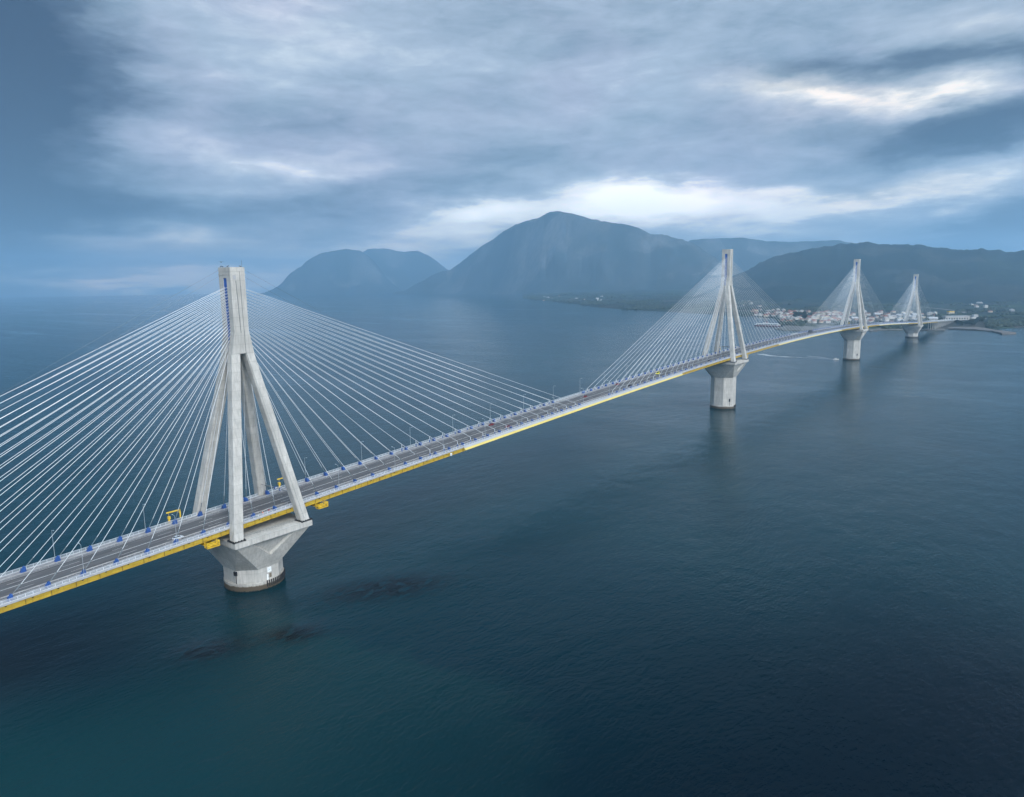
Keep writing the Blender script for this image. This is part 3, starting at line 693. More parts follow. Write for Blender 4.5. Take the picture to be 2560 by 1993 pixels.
# ------------------------------------------------------------------ two workers on the deck
def person(s, x, cloth, helmet, label, facing, bend):
    z = dz(s)+.004; t = thing('person', label, 'person', (x, s, z), facing, 'workers standing on the near footway')
    J = {'pel': (0, 0, .95), 'wai': (0, .02*bend, 1.12), 'che': (0, .06*bend, 1.36), 'nec': (0, .09*bend, 1.50), 'hea': (0, .12*bend, 1.64), 'top': (0, .12*bend, 1.76),
         'hl': (-.10, 0, .90), 'kl': (-.12, .05, .50), 'al': (-.13, -.02, .09), 'tl': (-.14, .16, .04), 'hr': (.10, 0, .90), 'kr': (.13, .02, .50), 'ar': (.16, -.06, .09), 'tr': (.18, .12, .04),
         'sl': (-.19, .05*bend, 1.42), 'el': (-.27, .08, 1.14), 'wl': (-.24, .24, .94), 'fl': (-.22, .32, .88), 'sr': (.19, .05*bend, 1.42), 'er': (.28, .06, 1.13), 'wr': (.27, .20, .92), 'fr': (.25, .28, .85)}
    Rr = {'pel': .15, 'wai': .135, 'che': .16, 'nec': .06, 'hea': .10, 'top': .07, 'hl': .10, 'kl': .065, 'al': .045, 'tl': .04, 'hr': .10, 'kr': .065, 'ar': .045, 'tr': .04,
          'sl': .07, 'el': .05, 'wl': .035, 'fl': .03, 'sr': .07, 'er': .05, 'wr': .035, 'fr': .03}
    E = [('pel', 'wai'), ('wai', 'che'), ('che', 'nec'), ('nec', 'hea'), ('hea', 'top'), ('pel', 'hl'), ('hl', 'kl'), ('kl', 'al'), ('al', 'tl'), ('pel', 'hr'), ('hr', 'kr'), ('kr', 'ar'), ('ar', 'tr'),
         ('che', 'sl'), ('sl', 'el'), ('el', 'wl'), ('wl', 'fl'), ('che', 'sr'), ('sr', 'er'), ('er', 'wr'), ('wr', 'fr')]
    def skin(name, keys, grow, m, parent):
        ks = [k for k in J if k in keys]; me = bpy.data.meshes.new(name)
        me.from_pydata([J[k] for k in ks], [(ks.index(a), ks.index(b)) for a, b in E if a in ks and b in ks], [])
        me.materials.append(MATS[m]); o = link(name, me, parent)
        md = o.modifiers.new('skin', 'SKIN'); me2 = o.data
        if not me2.skin_vertices: 
            bpy.context.view_layer.objects.active = o
        for i, k in enumerate(ks):
            r = Rr[k]+grow; me2.skin_vertices[0].data[i].radius = (r, r*.8)
        me2.skin_vertices[0].data[0].use_root = True
        o.modifiers.new('sub', 'SUBSURF').levels = 1; o.modifiers['sub'].render_levels = 2
        return o
    skin('body', set(J), 0, 'skin', t)
    skin('jacket', {'pel', 'wai', 'che', 'sl', 'el', 'wl', 'sr', 'er', 'wr'}, .025, cloth, t)
    skin('trousers', {'pel', 'hl', 'kl', 'al', 'hr', 'kr', 'ar'}, .022, cloth if helmet else 'cloth_dark', t)
    hx, hy, hz = J['hea']
    rings = [[(hx+r*math.cos(2*PI*i/14), hy+r*math.sin(2*PI*i/14), hz+zz) for i in range(14)] for r, zz in ((.135, .05), (.13, .10), (.11, .16), (.07, .20), (.02, .215))]
    mb('helmet_white' if helmet else 'hair_dark').loft(rings).build('helmet' if helmet else 'hair', t)
    return t
person(-1.2, 12.6, 'cloth_orange', True, 'person in orange work clothes and white helmet by the near parapet', 1.9, 1)
person(1.9, 12.4, 'cloth_red', False, 'person in a bright red jacket next to the worker in orange', -1.2, 1)
t = thing('barrier_board', 'red and white striped warning board on the far footway behind the front leg', 'barrier board', (-9.6, 2.2, dz(2.2)))
m = mb('sign_white')
for i in range(5): m.use(('sign_red', 'sign_white')[i % 2]).box(-.04, .04, -.6, .6, .5+i*.28, .78+i*.28)
m.build('board', t); mb('pipe_grey').box(-.3, .3, -.5, -.42, 0, .5).box(-.3, .3, .42, .5, 0, .5).build('stand', t)

# ------------------------------------------------------------------ birds on the nearest pylon
def bird(loc, rz, label, flying=False):
    m = mb('bird'); prof = [(-.42, .03, 0), (-.2, .09, .02), (0, .14, .04), (.18, .12, .10), (.30, .085, .2), (.40, .07, .25), (.50, .02, .24)]
    m.loft([[(r*math.cos(2*PI*i/8), y, .22+z+r*math.sin(2*PI*i/8)) for i in range(8)] for y, r, z in prof])
    t = thing('bird', label, 'bird', loc, rz, 'dark birds at the top of the nearest pylon'); m.build('body', t, smooth=True)
    m = mb('bird'); sp = .75 if flying else .0
    for sx in (-1, 1):
        if flying: m.loft([[(sx*.1, -.15, .27), (sx*.1, .2, .30), (sx*.1, .2, .34), (sx*.1, -.15, .31)], [(sx*.8, -.2, .50), (sx*.8, .05, .52), (sx*.8, .05, .54), (sx*.8, -.2, .52)]])
        else: m.loft([[(sx*.13, -.5, .22), (sx*.13, .1, .18), (sx*.15, .1, .34), (sx*.13, -.5, .27)], [(sx*.17, -.4, .24), (sx*.17, .08, .22), (sx*.17, .08, .3), (sx*.17, -.4, .26)]])
    m.build('wing', t)
    if not flying: mb('bird').tube((-.05, 0, 0), (-.05, .02, .16), .02, n=4).tube((.05, 0, 0), (.05, .02, .16), .02, n=4).build('leg', t)
    t.scale = (1.25,)*3
zt = 27.5+114.1+.7
bird((-4.2, -2.4, zt), .4, 'dark bird perched at the left corner of the nearest pylon top')
bird((-1.2, -3.3, zt), 1.9, 'second dark bird from the left perched on the nearest pylon top')
bird((2.8, -3.3, zt), -1, 'third dark bird from the left perched on the nearest pylon top')
bird((4.3, 1.7, zt), 2.4, 'dark bird perched at the right corner beside the thin mast')
bird((-2.6, -3.0, zt+1.9), 1.2, 'dark bird in flight just above the nearest pylon top', True)

# ------------------------------------------------------------------ far shore, hills and mountains
def interp(tab, x):
    if x <= tab[0][0]: return tab[0][1]
    for (a, va), (b, vb) in zip(tab, tab[1:]):
        if x <= b:
            f = (x-a)/(b-a); return va+(vb-va)*f
    return tab[-1][1]
K = 2560/2184.0
def azdir(px, y=720):
    d = ray(px, y); v = Vector((d.x, d.y)); return v.normalized()
C2 = Vector((CAM.x, CAM.y))
def dist_on(px, y, z=0):
    p = ground(px, y, z); return (Vector((p.x, p.y))-C2).length
SHORE = [(1312, 747), (1330, 750), (1372, 753), (1430, 759), (1481, 767.5), (1560, 774), (1657, 779), (1738, 784), (1814, 787), (1880, 790.5), (1937, 796),
         (1950, 804), (1957, 815), (2000, 818), (2060, 820), (2172, 825), (2300, 824.6), (2363, 824), (2441, 821), (2497, 822.5), (2560, 819), (2700, 812), (2900, 800)]
SHD = [(x, dist_on(x, y)) for x, y in SHORE]
def land_mat(name, cols, fs, haze=0):
    m = bpy.data.materials.new(name); m.use_nodes = True; MATS[name] = m
    t = NT(m.node_tree); b = m.node_tree.nodes['Principled BSDF']
    g = t.mapping(t.node('ShaderNodeTexCoord').outputs['Object'], (1, 1, 0))
    v = t.node('ShaderNodeTexVoronoi'); t.put(v.inputs['Vector'], t.vmath('ADD', g, t.vmath('SCALE', t.noise(g, .004, 3, .5, 0, True), None, 60.0)))
    v.inputs['Scale'].default_value = fs
    s = t.node('ShaderNodeSeparateColor'); t.l.new(v.outputs['Color'], s.inputs[0])
    c = t.ramp(s.outputs[0], [(0, cols[0]), (.3, cols[1]), (.5, cols[2]), (.75, cols[3]), (1, cols[0])], 'CONSTANT')
    c = t.mix(t.maprange(t.noise(g, .0016, 5, .6), .42, .62), c, cols[4])
    c = t.mix(t.maprange(t.noise(g, .02, 5, .65), .40, .62, 0, .7), c, cols[4])
    t.put(b.inputs['Base Color'], c); b.inputs['Roughness'].default_value = .95; b.inputs['Specular IOR Level'].default_value = .1
land_mat('plain_fields', [(.034, .046, .032), (.048, .072, .036), (.090, .080, .066), (.028, .038, .030), (.016, .025, .023)], .006)
land_mat('hill_scrub', [(.016, .026, .022), (.022, .034, .026), (.045, .048, .042), (.014, .023, .020), (.010, .018, .018)], .003)
land_mat('mountain_rock', [(.050, .056, .060), (.042, .050, .050), (.125, .125, .120), (.05, .058, .058), (.028, .038, .036)], .0016)

def plain_h(px, d):
    ds = interp(SHD, px); u = d-ds
    if u < 0: return -2.0
    base = 1.6*min(1, u/25.0) + .0045*max(0, u-60) + .000004*max(0, u-900)**2*.6
    p = Vector((px*.02, d*.002, 0)); return base + min(1, u/400.0)*3.5*noise.noise(p*1.7)
m = mb('plain_fields'); cols_ = [1306+10*i for i in range(165)]; rows = [-40, 0, 12, 25, 60, 120, 200, 320, 460, 640, 860, 1120, 1450, 1850, 2350, 2950, 3700, 4700, 6200]
for px in cols_:
    d0 = interp(SHD, px); v = azdir(px)
    for r in rows:
        d = d0+r; p = C2+v*d; z = plain_h(px, d) if r >= 0 else -2.5
        m.v.append((p.x, p.y, z))
nr = len(rows)
for i in range(len(cols_)-1):
    for j in range(nr-1): m.f.append((i*nr+j, (i+1)*nr+j, (i+1)*nr+j+1, i*nr+j+1)); m.m.append(0)
tag(m.build('ground', smooth=True, fix=False), 'flat green coastal plain of fields on the far shore', kind='structure')

def ridge(name, matn, sil, foot, depth, seed, label, rough=1.0, ext=0, step=7):
    """a mountain range: silhouette in the photograph, distances of its foot and of its crest behind"""
    sil = [(x*K, y*K) for x, y in sil]
    xs = []; x = sil[0][0]
    while x <= sil[-1][0]+ext: xs.append(x); x += step
    mm = mb(matn); T = [0, .03, .07, .12, .18, .25, .33, .42, .51, .60, .69, .77, .84, .90, .95, .98, 1.0, 1.05, 1.15, 1.35, 1.7]
    for x in xs:
        y = interp(sil, x); df = interp(foot, x); dc = df+interp(depth, x); v = azdir(x, y)
        el_ = azel(x, y)[1]; H = CAM.z + math.tan(el_)*dc
        Hn = rough*14*noise.fractal(Vector((x*.035+seed, 0, 1.3)), .6, 2.1, 5)
        H = max(H, 2)
        for t_ in T:
            d = df+(dc-df)*t_; p = C2+v*d
            if t_ <= 1:
                z = H*(t_**1.25*.72+t_**2.6*.28) + Hn*t_**9
                q = Vector((p.x*.0011+seed, p.y*.0011, 0)); gl = abs(noise.noise(q*1.3))+.5*abs(noise.noise(q*3.1))+.25*abs(noise.noise(q*7.3))
                gl += .14*abs(noise.noise(q*17))+.08*noise.noise(q*41)
                z += rough*H*.75*(gl-.42)*t_*(1-t_)**.75
            else: z = (H+Hn)*max(-.02, 1-(t_-1)*1.5)
            mm.v.append((p.x, p.y, z if t_ > 0 else -4))
    n = len(T)
    for i in range(len(xs)-1):
        for j in range(n-1): mm.f.append((i*n+j, (i+1)*n+j, (i+1)*n+j+1, i*n+j+1)); mm.m.append(0)
    tag(mm.build(name, smooth=True, fix=False), label, kind='structure')
ridge('mountain', 'mountain_rock', [(700, 626), (735, 580), (760, 545), (785, 531), (820, 530), (860, 537), (890, 535), (920, 548), (950, 572), (990, 596), (1030, 618)],
      [(0, 15600)], [(0, 1200)], 3.3, 'hazy blue mountain shoulder behind the left headland', .8)
ridge('mountain', 'mountain_rock', [(548, 627.5), (566, 623), (582, 617), (592, 611), (601, 603), (612, 590), (622, 582), (635, 572), (642, 569), (650, 560), (665, 550), (680, 542), (710, 535), (740, 531), (770, 535), (783, 545), (800, 560), (822, 590), (845, 612), (865, 625)],
      [(0, 13800)], [(0, 1300)], 1.1, 'steep hazy headland mountain at the far left across the sea', 1.0, step=5)
ridge('mountain', 'mountain_rock', [(1440, 560), (1470, 513), (1500, 509), (1530, 508), (1580, 507), (1640, 515), (1700, 516), (1760, 513), (1785, 512), (1815, 518), (1860, 525), (2100, 545), (2184, 545)],
      [(0, 9800)], [(0, 1700)], 8.2, 'pale distant ridge behind the second pylon', .7)
ridge('mountain', 'mountain_rock', [(838, 625.5), (856, 621), (868, 617), (884, 608), (900, 600), (925, 586), (945, 577), (958, 577), (975, 565), (1000, 546), (1040, 517), (1075, 494), (1100, 478), (1130, 469), (1150, 465), (1165, 455), (1190, 450), (1230, 458), (1270, 469), (1300, 475), (1340, 479), (1360, 486), (1385, 499), (1420, 502), (1450, 510), (1480, 520), (1520, 545), (1560, 575), (1590, 600)],
      [(1020, 12500), (1130, 11700), (1231, 10500), (1290, 9500), (1350, 8750), (1420, 8250), (1500, 7950), (1650, 7700), (1900, 7600)], [(1020, 300), (1200, 1100), (1400, 1500), (1900, 1700)], 5.7, 'broad dark blue mountain rising behind the bridge', 1.0, step=6)
ridge('hill', 'hill_scrub', [(1560, 590), (1600, 572), (1650, 546), (1690, 538), (1740, 529), (1790, 521), (1815, 519), (1850, 517), (1880, 521), (1960, 522), (2000, 528), (2060, 533), (2090, 529), (2110, 533), (2150, 536), (2184, 535), (2300, 540), (2450, 545)],
      [(1800, 4300), (2300, 3900), (2900, 3900)], [(1800, 2300), (2900, 2300)], 2.4, 'dark wooded hills above the far shore at the right', .8, 60)

def land_z(px, d): return plain_h(px, d)
def on_land(px, y):
    """walk the sight line down to the plain and return the point there"""
    dd = ray(px, y); h = math.hypot(dd.x, dd.y); d = interp(SHD, px)-30
    for _ in range(800):
        z = CAM.z + dd.z/h*d
        lz = plain_h(px, d)
        if z <= lz: 
            if lz < .5: return None
            p = C2+Vector((dd.x, dd.y)).normalized()*d; return Vector((p.x, p.y, lz-.15))
        d += 9
    return None

# spit, breakwater, quay
def shore_mass(name, pts, h, m_, label, cat=None, kind=None, wob=2.0):
    vs = [ground(x, y) for x, y in pts]; c = sum((Vector(v) for v in vs), Vector())/len(vs); mm = mb(m_); n = len(vs)
    fine = []
    for a, b in zip(vs, vs[1:]+vs[:1]):
        k = max(1, int((b-a).length/12))
        for i in range(k): p = a+(b-a)*(i/k); fine.append(p+Vector((random.uniform(-wob, wob), random.uniform(-wob, wob), 0)))
    n = len(fine)
    rg = [[(p.x, p.y, -2) for p in fine], [(p.x, p.y, h*.55) for p in fine]]
    inn = []
    for p in fine: d = (c-p); q = p+d.normalized()*min(4, d.length*.3); inn.append((q.x, q.y, h+random.uniform(-.3, .3)))
    rg.append(inn); mm.loft(rg); o = mm.build(name); tag(o, label, cat, None, kind); return o
shore_mass('spit', [(1938, 824.2), (1950, 821), (1962, 815), (1990, 812), (2040, 812), (2040, 827.5), (2000, 827.5), (1963, 827)], 2.2, 'quay', 'grey spit of land beside the ferry harbour', kind='structure')
shore_mass('quay_apron', [(2040, 812), (2110, 815), (2172, 818), (2300, 819), (2362, 823), (2362, 827.2), (2300, 826.5), (2258, 825.5), (2172, 827), (2040, 827.5)], 1.9, 'quay', 'low earth foreshore under the far end of the bridge', kind='structure')
shore_mass('breakwater', [(2371, 820.5), (2441, 819.8), (2470, 823.5), (2500, 829), (2540, 833.8), (2538, 835.5), (2508, 836.8), (2480, 829.5), (2437, 826), (2371, 823.4)], 3.0, 'rock', 'dark stone breakwater curving out from the far shore', 'breakwater')
# moored work float by third pylon
p = ground(2183, 828.5); t = thing('barge', 'flat dark work barge moored beyond the third pylon', 'barge', (p.x, p.y, 0), YAW)
mb('rock').loft([[(x, y, z) for x, y in ((-9, -3), (9, -3), (10, 0), (9, 3), (-9, 3))] for z in (-.5, 1.2)]).build('hull', t); mb('wall_grey').box(-6, -3, -1.5, 1.5, 1.2, 3.4).build('cabin', t)

# ferry in the harbour
a, b = ground(1886, 814.5), ground(1952, 815.5); c = (a+b)/2; Lf = (b-a).length; ang = math.atan2(b.y-a.y, b.x-a.x)
t = thing('ferry', 'red-hulled open-deck car ferry with white superstructure in the harbour', 'ferry', (c.x, c.y, 0), ang); h = Lf/2
hullring = lambda z, k, bw: [(x*h*k, y*bw, z) for x, y in ((-1, 0), (-.96, -.6), (-.82, -1), (.82, -1), (.96, -.6), (1, 0), (.96, .6), (.82, 1), (-.82, 1), (-.96, .6))]
mb('hull_red').loft([hullring(-1, .95, 6.5), hullring(2.4, 1, 7.6)]).build('hull', t)
mb('hull_white').loft([hullring(2.4, 1.001, 7.7), hullring(3.6, 1.0, 7.7)]).build('bulwark', t)
m = mb('hull_white')
for i in range(13): x = -h*.8+i*h*1.6/12; m.box(x-.4, x+.4, -7.3, -6.6, 3.6, 6.3); m.box(x-.4, x+.4, 6.6, 7.3, 3.6, 6.3)
m.box(-h*.86, h*.80, -7.4, 7.4, 6.3, 7.3); m.build('passenger_deck', t)
mb('hull_white').box(-h*.35, h*.05, -5, 5, 7.3, 9.8).build('bridge_house', t); mb('glass_dark').box(-h*.36, h*.06, -5.05, 5.05, 8.4, 9.3).build('window', t)
mb('hull_red').box(-h*.1, -h*.02, -1.5, 1.5, 9.8, 13).build('funnel', t); mb('pipe_grey').tube((-h*.25, 0, 9.8), (-h*.25, 0, 15), .2).tube((h*.5, 0, 7.3), (h*.5, 0, 12), .2).build('mast', t)
mb('glass_dark').box(-h*.78, h*.72, -6.2, 6.2, 3.6, 6.29).build('car_deck', t)

# motor boat and its wake by the third pylon
p = ground(2090, 899); t = thing('motor_boat', 'small motor boat trailing a white wake left of the third pylon', 'boat', (p.x, p.y, 0), YAW+.05)
mb('hull_white').loft([[(x, y*w_, z) for y, z in ((-1, .9), (-.8, -.3), (.8, -.3), (1, .9))] for x, w_ in ((-5, 1.4), (0, 1.7), (3, 1.3), (5.2, .1))]).build('hull', t)
mb('hull_white').box(-2, 1.6, -1.0, 1.0, .9, 2.4).build('cabin', t); mb('glass_dark').box(-1.7, 1.65, -1.03, 1.03, 1.5, 2.1).build('window', t)
def foam_mat():
    m = bpy.data.materials.new('foam'); m.use_nodes = True; MATS['foam'] = m
    t = NT(m.node_tree); b = m.node_tree.nodes['Principled BSDF']; g = t.node('ShaderNodeTexCoord').outputs['Object']
    n = t.noise(t.mapping(g, (.05, .35, 0), (0, 0, -YAW)), 1.0, 6, .7, .8)
    b.inputs['Base Color'].default_value = (.62, .68, .70, 1); b.inputs['Roughness'].default_value = .7
    t.put(b.inputs['Alpha'], t.maprange(n, .34, .60, 0, .85))
foam_mat()
def wake(pts, w0, w1, label):
    P_ = [ground(*q, .006) for q in pts]; m = mb('foam')
    P2 = []
    for a, b in zip(P_, P_[1:]):
        for i in range(6): P2.append(a+(b-a)*(i/6))
    P2.append(P_[-1]); n = len(P2)
    for i, p in enumerate(P2):
        d = (P2[min(i+1, n-1)]-P2[max(i-1, 0)]).normalized(); q = Vector((-d.y, d.x, 0)); ww = (w0+(w1-w0)*i/n)*(.7+.6*noise.noise(Vector((i*.37, w0, 2))))
        m.v += [tuple(p+q*ww), tuple(p-q*ww)]
    for i in range(n-1): m.f.append((2*i, 2*i+2, 2*i+3, 2*i+1)); m.m.append(0)
    o = m.build('wake', fix=False); tag(o, label, kind='stuff'); return o
wake([(2080, 899), (2040, 895.5), (2000, 893.5), (1960, 892), (1925, 889.5), (1900, 885)], 1.2, 9, 'white wake trailing behind the small motor boat')
wake([(2082, 898), (2050, 893), (2020, 890.5)], 1.0, 6, 'white wake trailing behind the small motor boat')

# ------------------------------------------------------------------ buildings
def house_mesh(name, wx, wy, hz, roof, wall, rt='gable'):
    m = mb(wall).box(-wx/2, wx/2, -wy/2, wy/2, -1.5, hz)
    if rt == 'gable':
        e = .5; r = wy*.28
        m.use(roof).add([(-wx/2-e, -wy/2-e, hz-.1), (wx/2+e, -wy/2-e, hz-.1), (wx/2+e, wy/2+e, hz-.1), (-wx/2-e, wy/2+e, hz-.1), (-wx/2-e, 0, hz+r), (wx/2+e, 0, hz+r)],
                        [(0, 1, 5, 4), (2, 3, 4, 5), (0, 4, 3), (1, 2, 5), (3, 2, 1, 0)])
    elif rt == 'hip':
        e = .5; r = wy*.26
        m.use(roof).add([(-wx/2-e, -wy/2-e, hz-.1), (wx/2+e, -wy/2-e, hz-.1), (wx/2+e, wy/2+e, hz-.1), (-wx/2-e, wy/2+e, hz-.1), (-wx/4, 0, hz+r), (wx/4, 0, hz+r)],
                        [(0, 1, 5, 4), (2, 3, 4, 5), (0, 4, 3), (1, 2, 5), (3, 2, 1, 0)])
    else:
        m.use(roof).box(-wx/2-.2, wx/2+.2, -wy/2-.2, wy/2+.2, hz, hz+.35); m.box(-1.5, 1.5, -1.5, 1.5, hz+.35, hz+2.2)
    m.use('window_dark')
    for fl in range(max(1, int(hz/3))):
        n = max(2, int(wx/4))
        for i in range(n):
            x = -wx/2+(i+.5)*wx/n
            m.box(x-.6, x+.6, -wy/2-.04, -wy/2, fl*3+.9, fl*3+2.2)
        m.box(wx/2, wx/2+.04, -wy*.25, -wy*.25+1.2, fl*3+.9, fl*3+2.2)
    o = m.build(name); me = o.data; bpy.data.objects.remove(o); return me
HM = [(house_mesh('house', 13, 10, 6.2, 'roof_red', 'wall_white', 'hip'), 'two-storey white house with a red hipped roof'),
      (house_mesh('house', 11, 9, 3.6, 'roof_red', 'wall_cream', 'gable'), 'single-storey cream house with a red gabled roof'),
      (house_mesh('house', 14, 11, 9.2, 'roof_grey', 'wall_white', 'flat'), 'three-storey white flat-roofed house'),
      (house_mesh('house', 16, 9, 5.5, 'roof_brown', 'wall_white', 'gable'), 'long white house with a brown tiled roof'),
      (house_mesh('house', 12, 12, 6.4, 'roof_grey', 'wall_cream', 'flat'), 'two-storey cream flat-roofed house'),
      (house_mesh('house', 22, 14, 5.5, 'roof_grey', 'wall_grey', 'gable'), 'wide grey shed with a pale roof'),
      (house_mesh('house', 18, 11, 6.0, 'roof_red', 'wall_cream', 'hip'), 'wide cream house with a red hipped roof')]
def houses(n, xr, yfun, where, kinds, grp):
    k = 0; tries = 0; placed = []
    while k < n and tries < n*40:
        tries += 1; px = random.uniform(*xr); ya, yb = yfun(px); p = on_land(px, random.uniform(ya, yb))
        if p is None or any((p-q).length < 15 for q in placed): continue
        placed.append(p); i = random.choice(kinds); me, lab = HM[i]
        o = link('house', me); o.location = p; o.rotation_euler = (0, 0, YAW+random.choice((0, PI/2))+random.uniform(-.35, .35)); sc = random.uniform(.8, 1.2); o.scale = (sc, sc, random.uniform(.85, 1.15))
        tag(o, '%s %s' % (lab, where), 'house', grp+': '+lab); k += 1
houses(46, (1880, 1965), lambda x: (776, 792), 'in the town left of the harbour', (0, 1, 2, 3, 6), 'houses left of the harbour')
houses(132, (1950, 2100), lambda x: (781, 809), 'in the harbour town before the third pylon', (0, 0, 1, 2, 3, 4, 6), 'houses of the crowded harbour town')
houses(52, (2100, 2235), lambda x: (781, 808), 'in town between the last two pylons', (0, 1, 2, 3, 5, 6), 'houses between the last two pylons')
houses(24, (2235, 2350), lambda x: (783, 806), 'behind the farthest pylon', (1, 2, 4, 5), 'houses behind the farthest pylon')
houses(14, (1830, 1940), lambda x: (753, 770), 'in the fields above the town', (1, 2, 4, 3), 'farm houses above the town')
houses(12, (1340, 1560), lambda x: (738, 752), 'on the hazy headland at the left', (1, 2, 5), 'houses on the headland')
houses(7, (2420, 2530), lambda x: (755, 785), 'scattered on the plain at the far right', (1, 2, 5, 3), 'houses at the far right')
# toll plaza hall with arcade
def at(px, y): return on_land(px, y)
pa, pb = at(2359, 800), at(2420, 800); c = (pa+pb)/2; Lh = (pb-pa).length; ang = math.atan2(pb.y-pa.y, pb.x-pa.x)
t = thing('long_hall', 'long white hall with a pale roof and a row of dark openings', 'hall', (c.x, c.y, c.z), ang)
mb('wall_white').box(-Lh/2, Lh/2, -9, 9, -1, 11).build('wall', t); mb('roof_grey').box(-Lh/2-1, Lh/2+1, -11, 11, 11, 12.6).build('roof', t)
for i in range(9): x = -Lh/2+Lh*(i+.6)/9.6; mb('window_dark').box(x-2, x+2, -9.06, -9, 2.0, 6.8).build('opening', t)
pa = at(2439, 800); t = thing('block_building', 'plain white block with a smaller block on its roof at the end of the hall', 'building', (pa.x, pa.y, pa.z), YAW)
mb('wall_white').box(-17, 17, -9, 9, -1, 9).build('wall', t); mb('wall_grey').box(-9, 4, -5, 6, 9, 17).build('rooftop_block', t)
pa = at(2376, 789.5); t = thing('tower_block', 'yellow and cream block building behind the long hall', 'building', (pa.x, pa.y, pa.z), YAW)
mb('wall_cream').box(-9, 9, -7, 7, -1, 13).build('wall', t); mb('frame_yellow').box(-9.5, 9.5, -7.5, 7.5, 13, 15).build('roof', t); mb('window_dark').box(-7, 7, -7.05, -7, 6, 8).build('window', t)

# far roads
def road(pts, wd, label):
    P_ = [on_land(*q) for q in pts]; P_ = [p for p in P_ if p]; m = mb('road_far')
    for i, p in enumerate(P_):
        d = (P_[min(i+1, len(P_)-1)]-P_[max(i-1, 0)]).normalized(); q = Vector((-d.y, d.x, 0)).normalized()*wd
        m.v += [tuple(p+q+Vector((0, 0, 1.2))), tuple(p-q+Vector((0, 0, 1.2)))]
    for i in range(len(P_)-1): m.f.append((2*i, 2*i+2, 2*i+3, 2*i+1)); m.m.append(0)
    tag(m.build('road', fix=False), label, kind='structure')
road([(2374, 804), (2400, 802), (2430, 800.5), (2460, 798.5)], 9, 'approach road running right from the end of the viaduct')
road([(2460, 798.5), (2440, 792), (2405, 780), (2370, 775), (2340, 772), (2310, 769)], 9, 'motorway curving back across the plain above the hall')

# vegetation: woods and hedges on the plain as one mass, single trees near the shore
m = MB(); m.mats = ['leaf_dark', 'leaf_mid']
def clump(p, r, h, mi):
    o = len(m.v); n = 6; rot = random.uniform(0, 6)
    ring1 = [(p.x+r*random.uniform(.75, 1.2)*math.cos(rot+2*PI*i/n), p.y+r*random.uniform(.75, 1.2)*math.sin(rot+2*PI*i/n), p.z+h*random.uniform(.2, .4)) for i in range(n)]
    ring0 = [(p.x+(x-p.x)*.6, p.y+(y-p.y)*.6, p.z-.5) for x, y, z in ring1]
    ring2 = [(p.x+(x-p.x)*.6+random.uniform(-.5, .5), p.y+(y-p.y)*.6, p.z+h*random.uniform(.75, .95)) for x, y, z in ring1]
    m.v += ring0+ring1+ring2+[(p.x, p.y, p.z+h)]
    for k in (0, 1):
        for i in range(n): j = (i+1) % n; m.f.append((o+k*n+i, o+k*n+j, o+(k+1)*n+j, o+(k+1)*n+i)); m.m.append(mi)
    for i in range(n): m.f.append((o+2*n+i, o+2*n+(i+1) % n, o+3*n)); m.m.append(mi)
cnt = 0
for _ in range(30000):
    px = random.uniform(1320, 2700); ds = interp(SHD, px); d = ds+20+3200*random.random()**1.5
    v = azdir(px); p2 = C2+v*d; q = Vector((p2.x*.0035, p2.y*.0035, 4.4))
    if noise.noise(q)+.5*noise.noise(q*3.1) < (.12 if px < 1950 or px > 2380 else .26): continue
    if 2330 < px < 2475 and d < ds+420: continue
    clump(Vector((p2.x, p2.y, plain_h(px, d)-.3)), random.uniform(3.5, 8), random.uniform(4, 9), int(random.random() < .35)); cnt += 1
tag(m.build('woodland', fix=False), 'dark woods and hedges spread over the coastal plain', kind='stuff')

def tree_mesh(seed, pine=False):
    rnd = random.Random(seed); tr = mb('bark').tube((0, 0, -.5), (.1, .1, 3.2), .35, .22, 7)
    for i in range(4): a = i*1.6+seed; tr.tube((.1, .1, 2.6), (1.7*math.cos(a), 1.7*math.sin(a), 4.6), .14, .06, 5)
    cr = MB(); cr.mats = ['leaf_dark', 'leaf_mid']
    for _ in range(420):
        while True:
            x, y, z = rnd.uniform(-1, 1), rnd.uniform(-1, 1), rnd.uniform(-1, 1)
            if x*x+y*y+z*z < 1 and rnd.random() < .35+.65*(x*x+y*y+z*z): break
        c = Vector((x*3.4, y*3.4, 5.4+z*2.6)); 
        if noise.noise(c*.55+Vector((seed*3, 0, 0))) < -.22: continue
        u = Vector((rnd.uniform(-1, 1), rnd.uniform(-1, 1), rnd.uniform(-1, 1))).normalized()*rnd.uniform(.35, .7); q = u.cross(Vector((rnd.uniform(-1, 1), .3, rnd.uniform(-1, 1)))).normalized()*rnd.uniform(.3, .6)
        o = len(cr.v); cr.v += [tuple(c-u-q), tuple(c+u-q), tuple(c+u+q), tuple(c-u+q)]; cr.f.append((o, o+1, o+2, o+3)); cr.m.append(int(rnd.random() < .4))
    a = tr.build('trunk', fix=False); b = cr.build('crown', fix=False); ma, mb_ = a.data, b.data; bpy.data.objects.remove(a); bpy.data.objects.remove(b); return ma, mb_
TM = [tree_mesh(i) for i in range(3)]
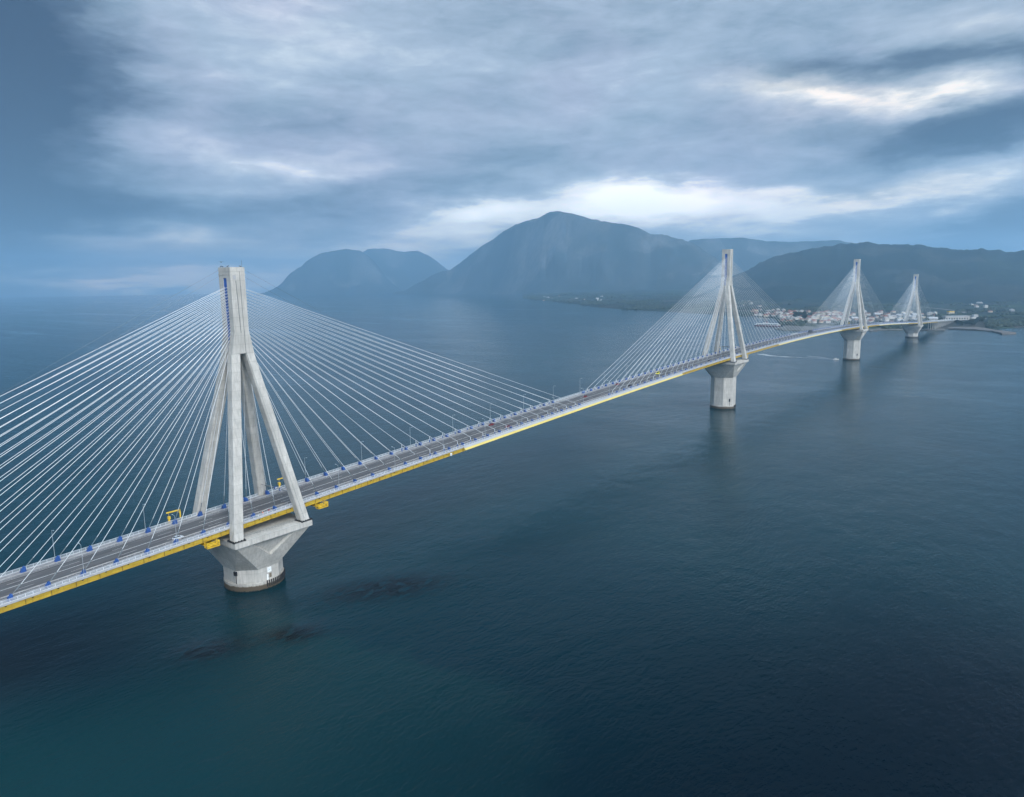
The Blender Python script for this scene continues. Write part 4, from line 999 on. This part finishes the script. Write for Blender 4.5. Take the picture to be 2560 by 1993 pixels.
def trees(n, xr, yr, lab, grp, sc=(.9, 1.5)):
    k = 0
    for _ in range(n*20):
        if k >= n: break
        px = random.uniform(*xr); p = on_land(px, random.uniform(*yr))
        if p is None: continue
        t = thing('tree', lab, 'tree', p, random.uniform(0, 6), grp); a, b = random.choice(TM); link('trunk', a, t); link('crown', b, t); q = random.uniform(*sc); t.scale = (q, q, q); k += 1
trees(26, (2390, 2440), (808, 816), 'dark bushy tree in the clump below the approach road', 'trees below the approach road', (1.0, 1.7))
trees(10, (2440, 2458), (801, 807), 'dark bushy tree beside the white block building', 'trees beside the white block', (1.0, 1.6))
trees(14, (1985, 2015), (786, 800), 'dark tree among the houses of the harbour town', 'trees among the harbour houses', (1.4, 2.2))

# ------------------------------------------------------------------ haze: one closed box of even air
def haze():
    m = bpy.data.materials.new('haze_air'); m.use_nodes = True; t = m.node_tree
    for n in list(t.nodes):
        if n.type == 'BSDF_PRINCIPLED': t.nodes.remove(n)
    out = [n for n in t.nodes if n.type == 'OUTPUT_MATERIAL'][0]
    v = t.nodes.new('ShaderNodeVolumePrincipled'); v.inputs['Color'].default_value = (.43, .735, 1.0, 1)
    v.inputs['Density'].default_value = 9.2e-5; v.inputs['Anisotropy'].default_value = 0.35
    t.links.new(v.outputs[0], out.inputs['Volume'])
    MATS['haze_air'] = m
    o = mb('haze_air').box(-24000, 24000, -24000, 24000, -6.0, 1170.0).build('haze')
    tag(o, 'thin blue sea haze filling the air of the strait', kind='stuff')
haze()

# small sets of look-alike houses: tell them apart by their order in the photograph
byl = {}
for o in bpy.data.objects:
    if o.parent is None and o.get('category') in ('house',): byl.setdefault(o['label'], []).append(o)
ordw = ['leftmost', 'second from left', 'third from left', 'fourth from left', 'fifth from left', 'sixth from left', 'seventh from left', 'eighth from left']
for lab, os_ in byl.items():
    if 1 < len(os_) <= 8 and len(lab.split()) <= 12:
        os_.sort(key=lambda o: (o.location-CAM).dot(_rt)/(o.location-CAM).dot(_fw))
        for i, o in enumerate(os_): o['label'] = lab + ', ' + ('rightmost' if i == len(os_)-1 else ordw[i])
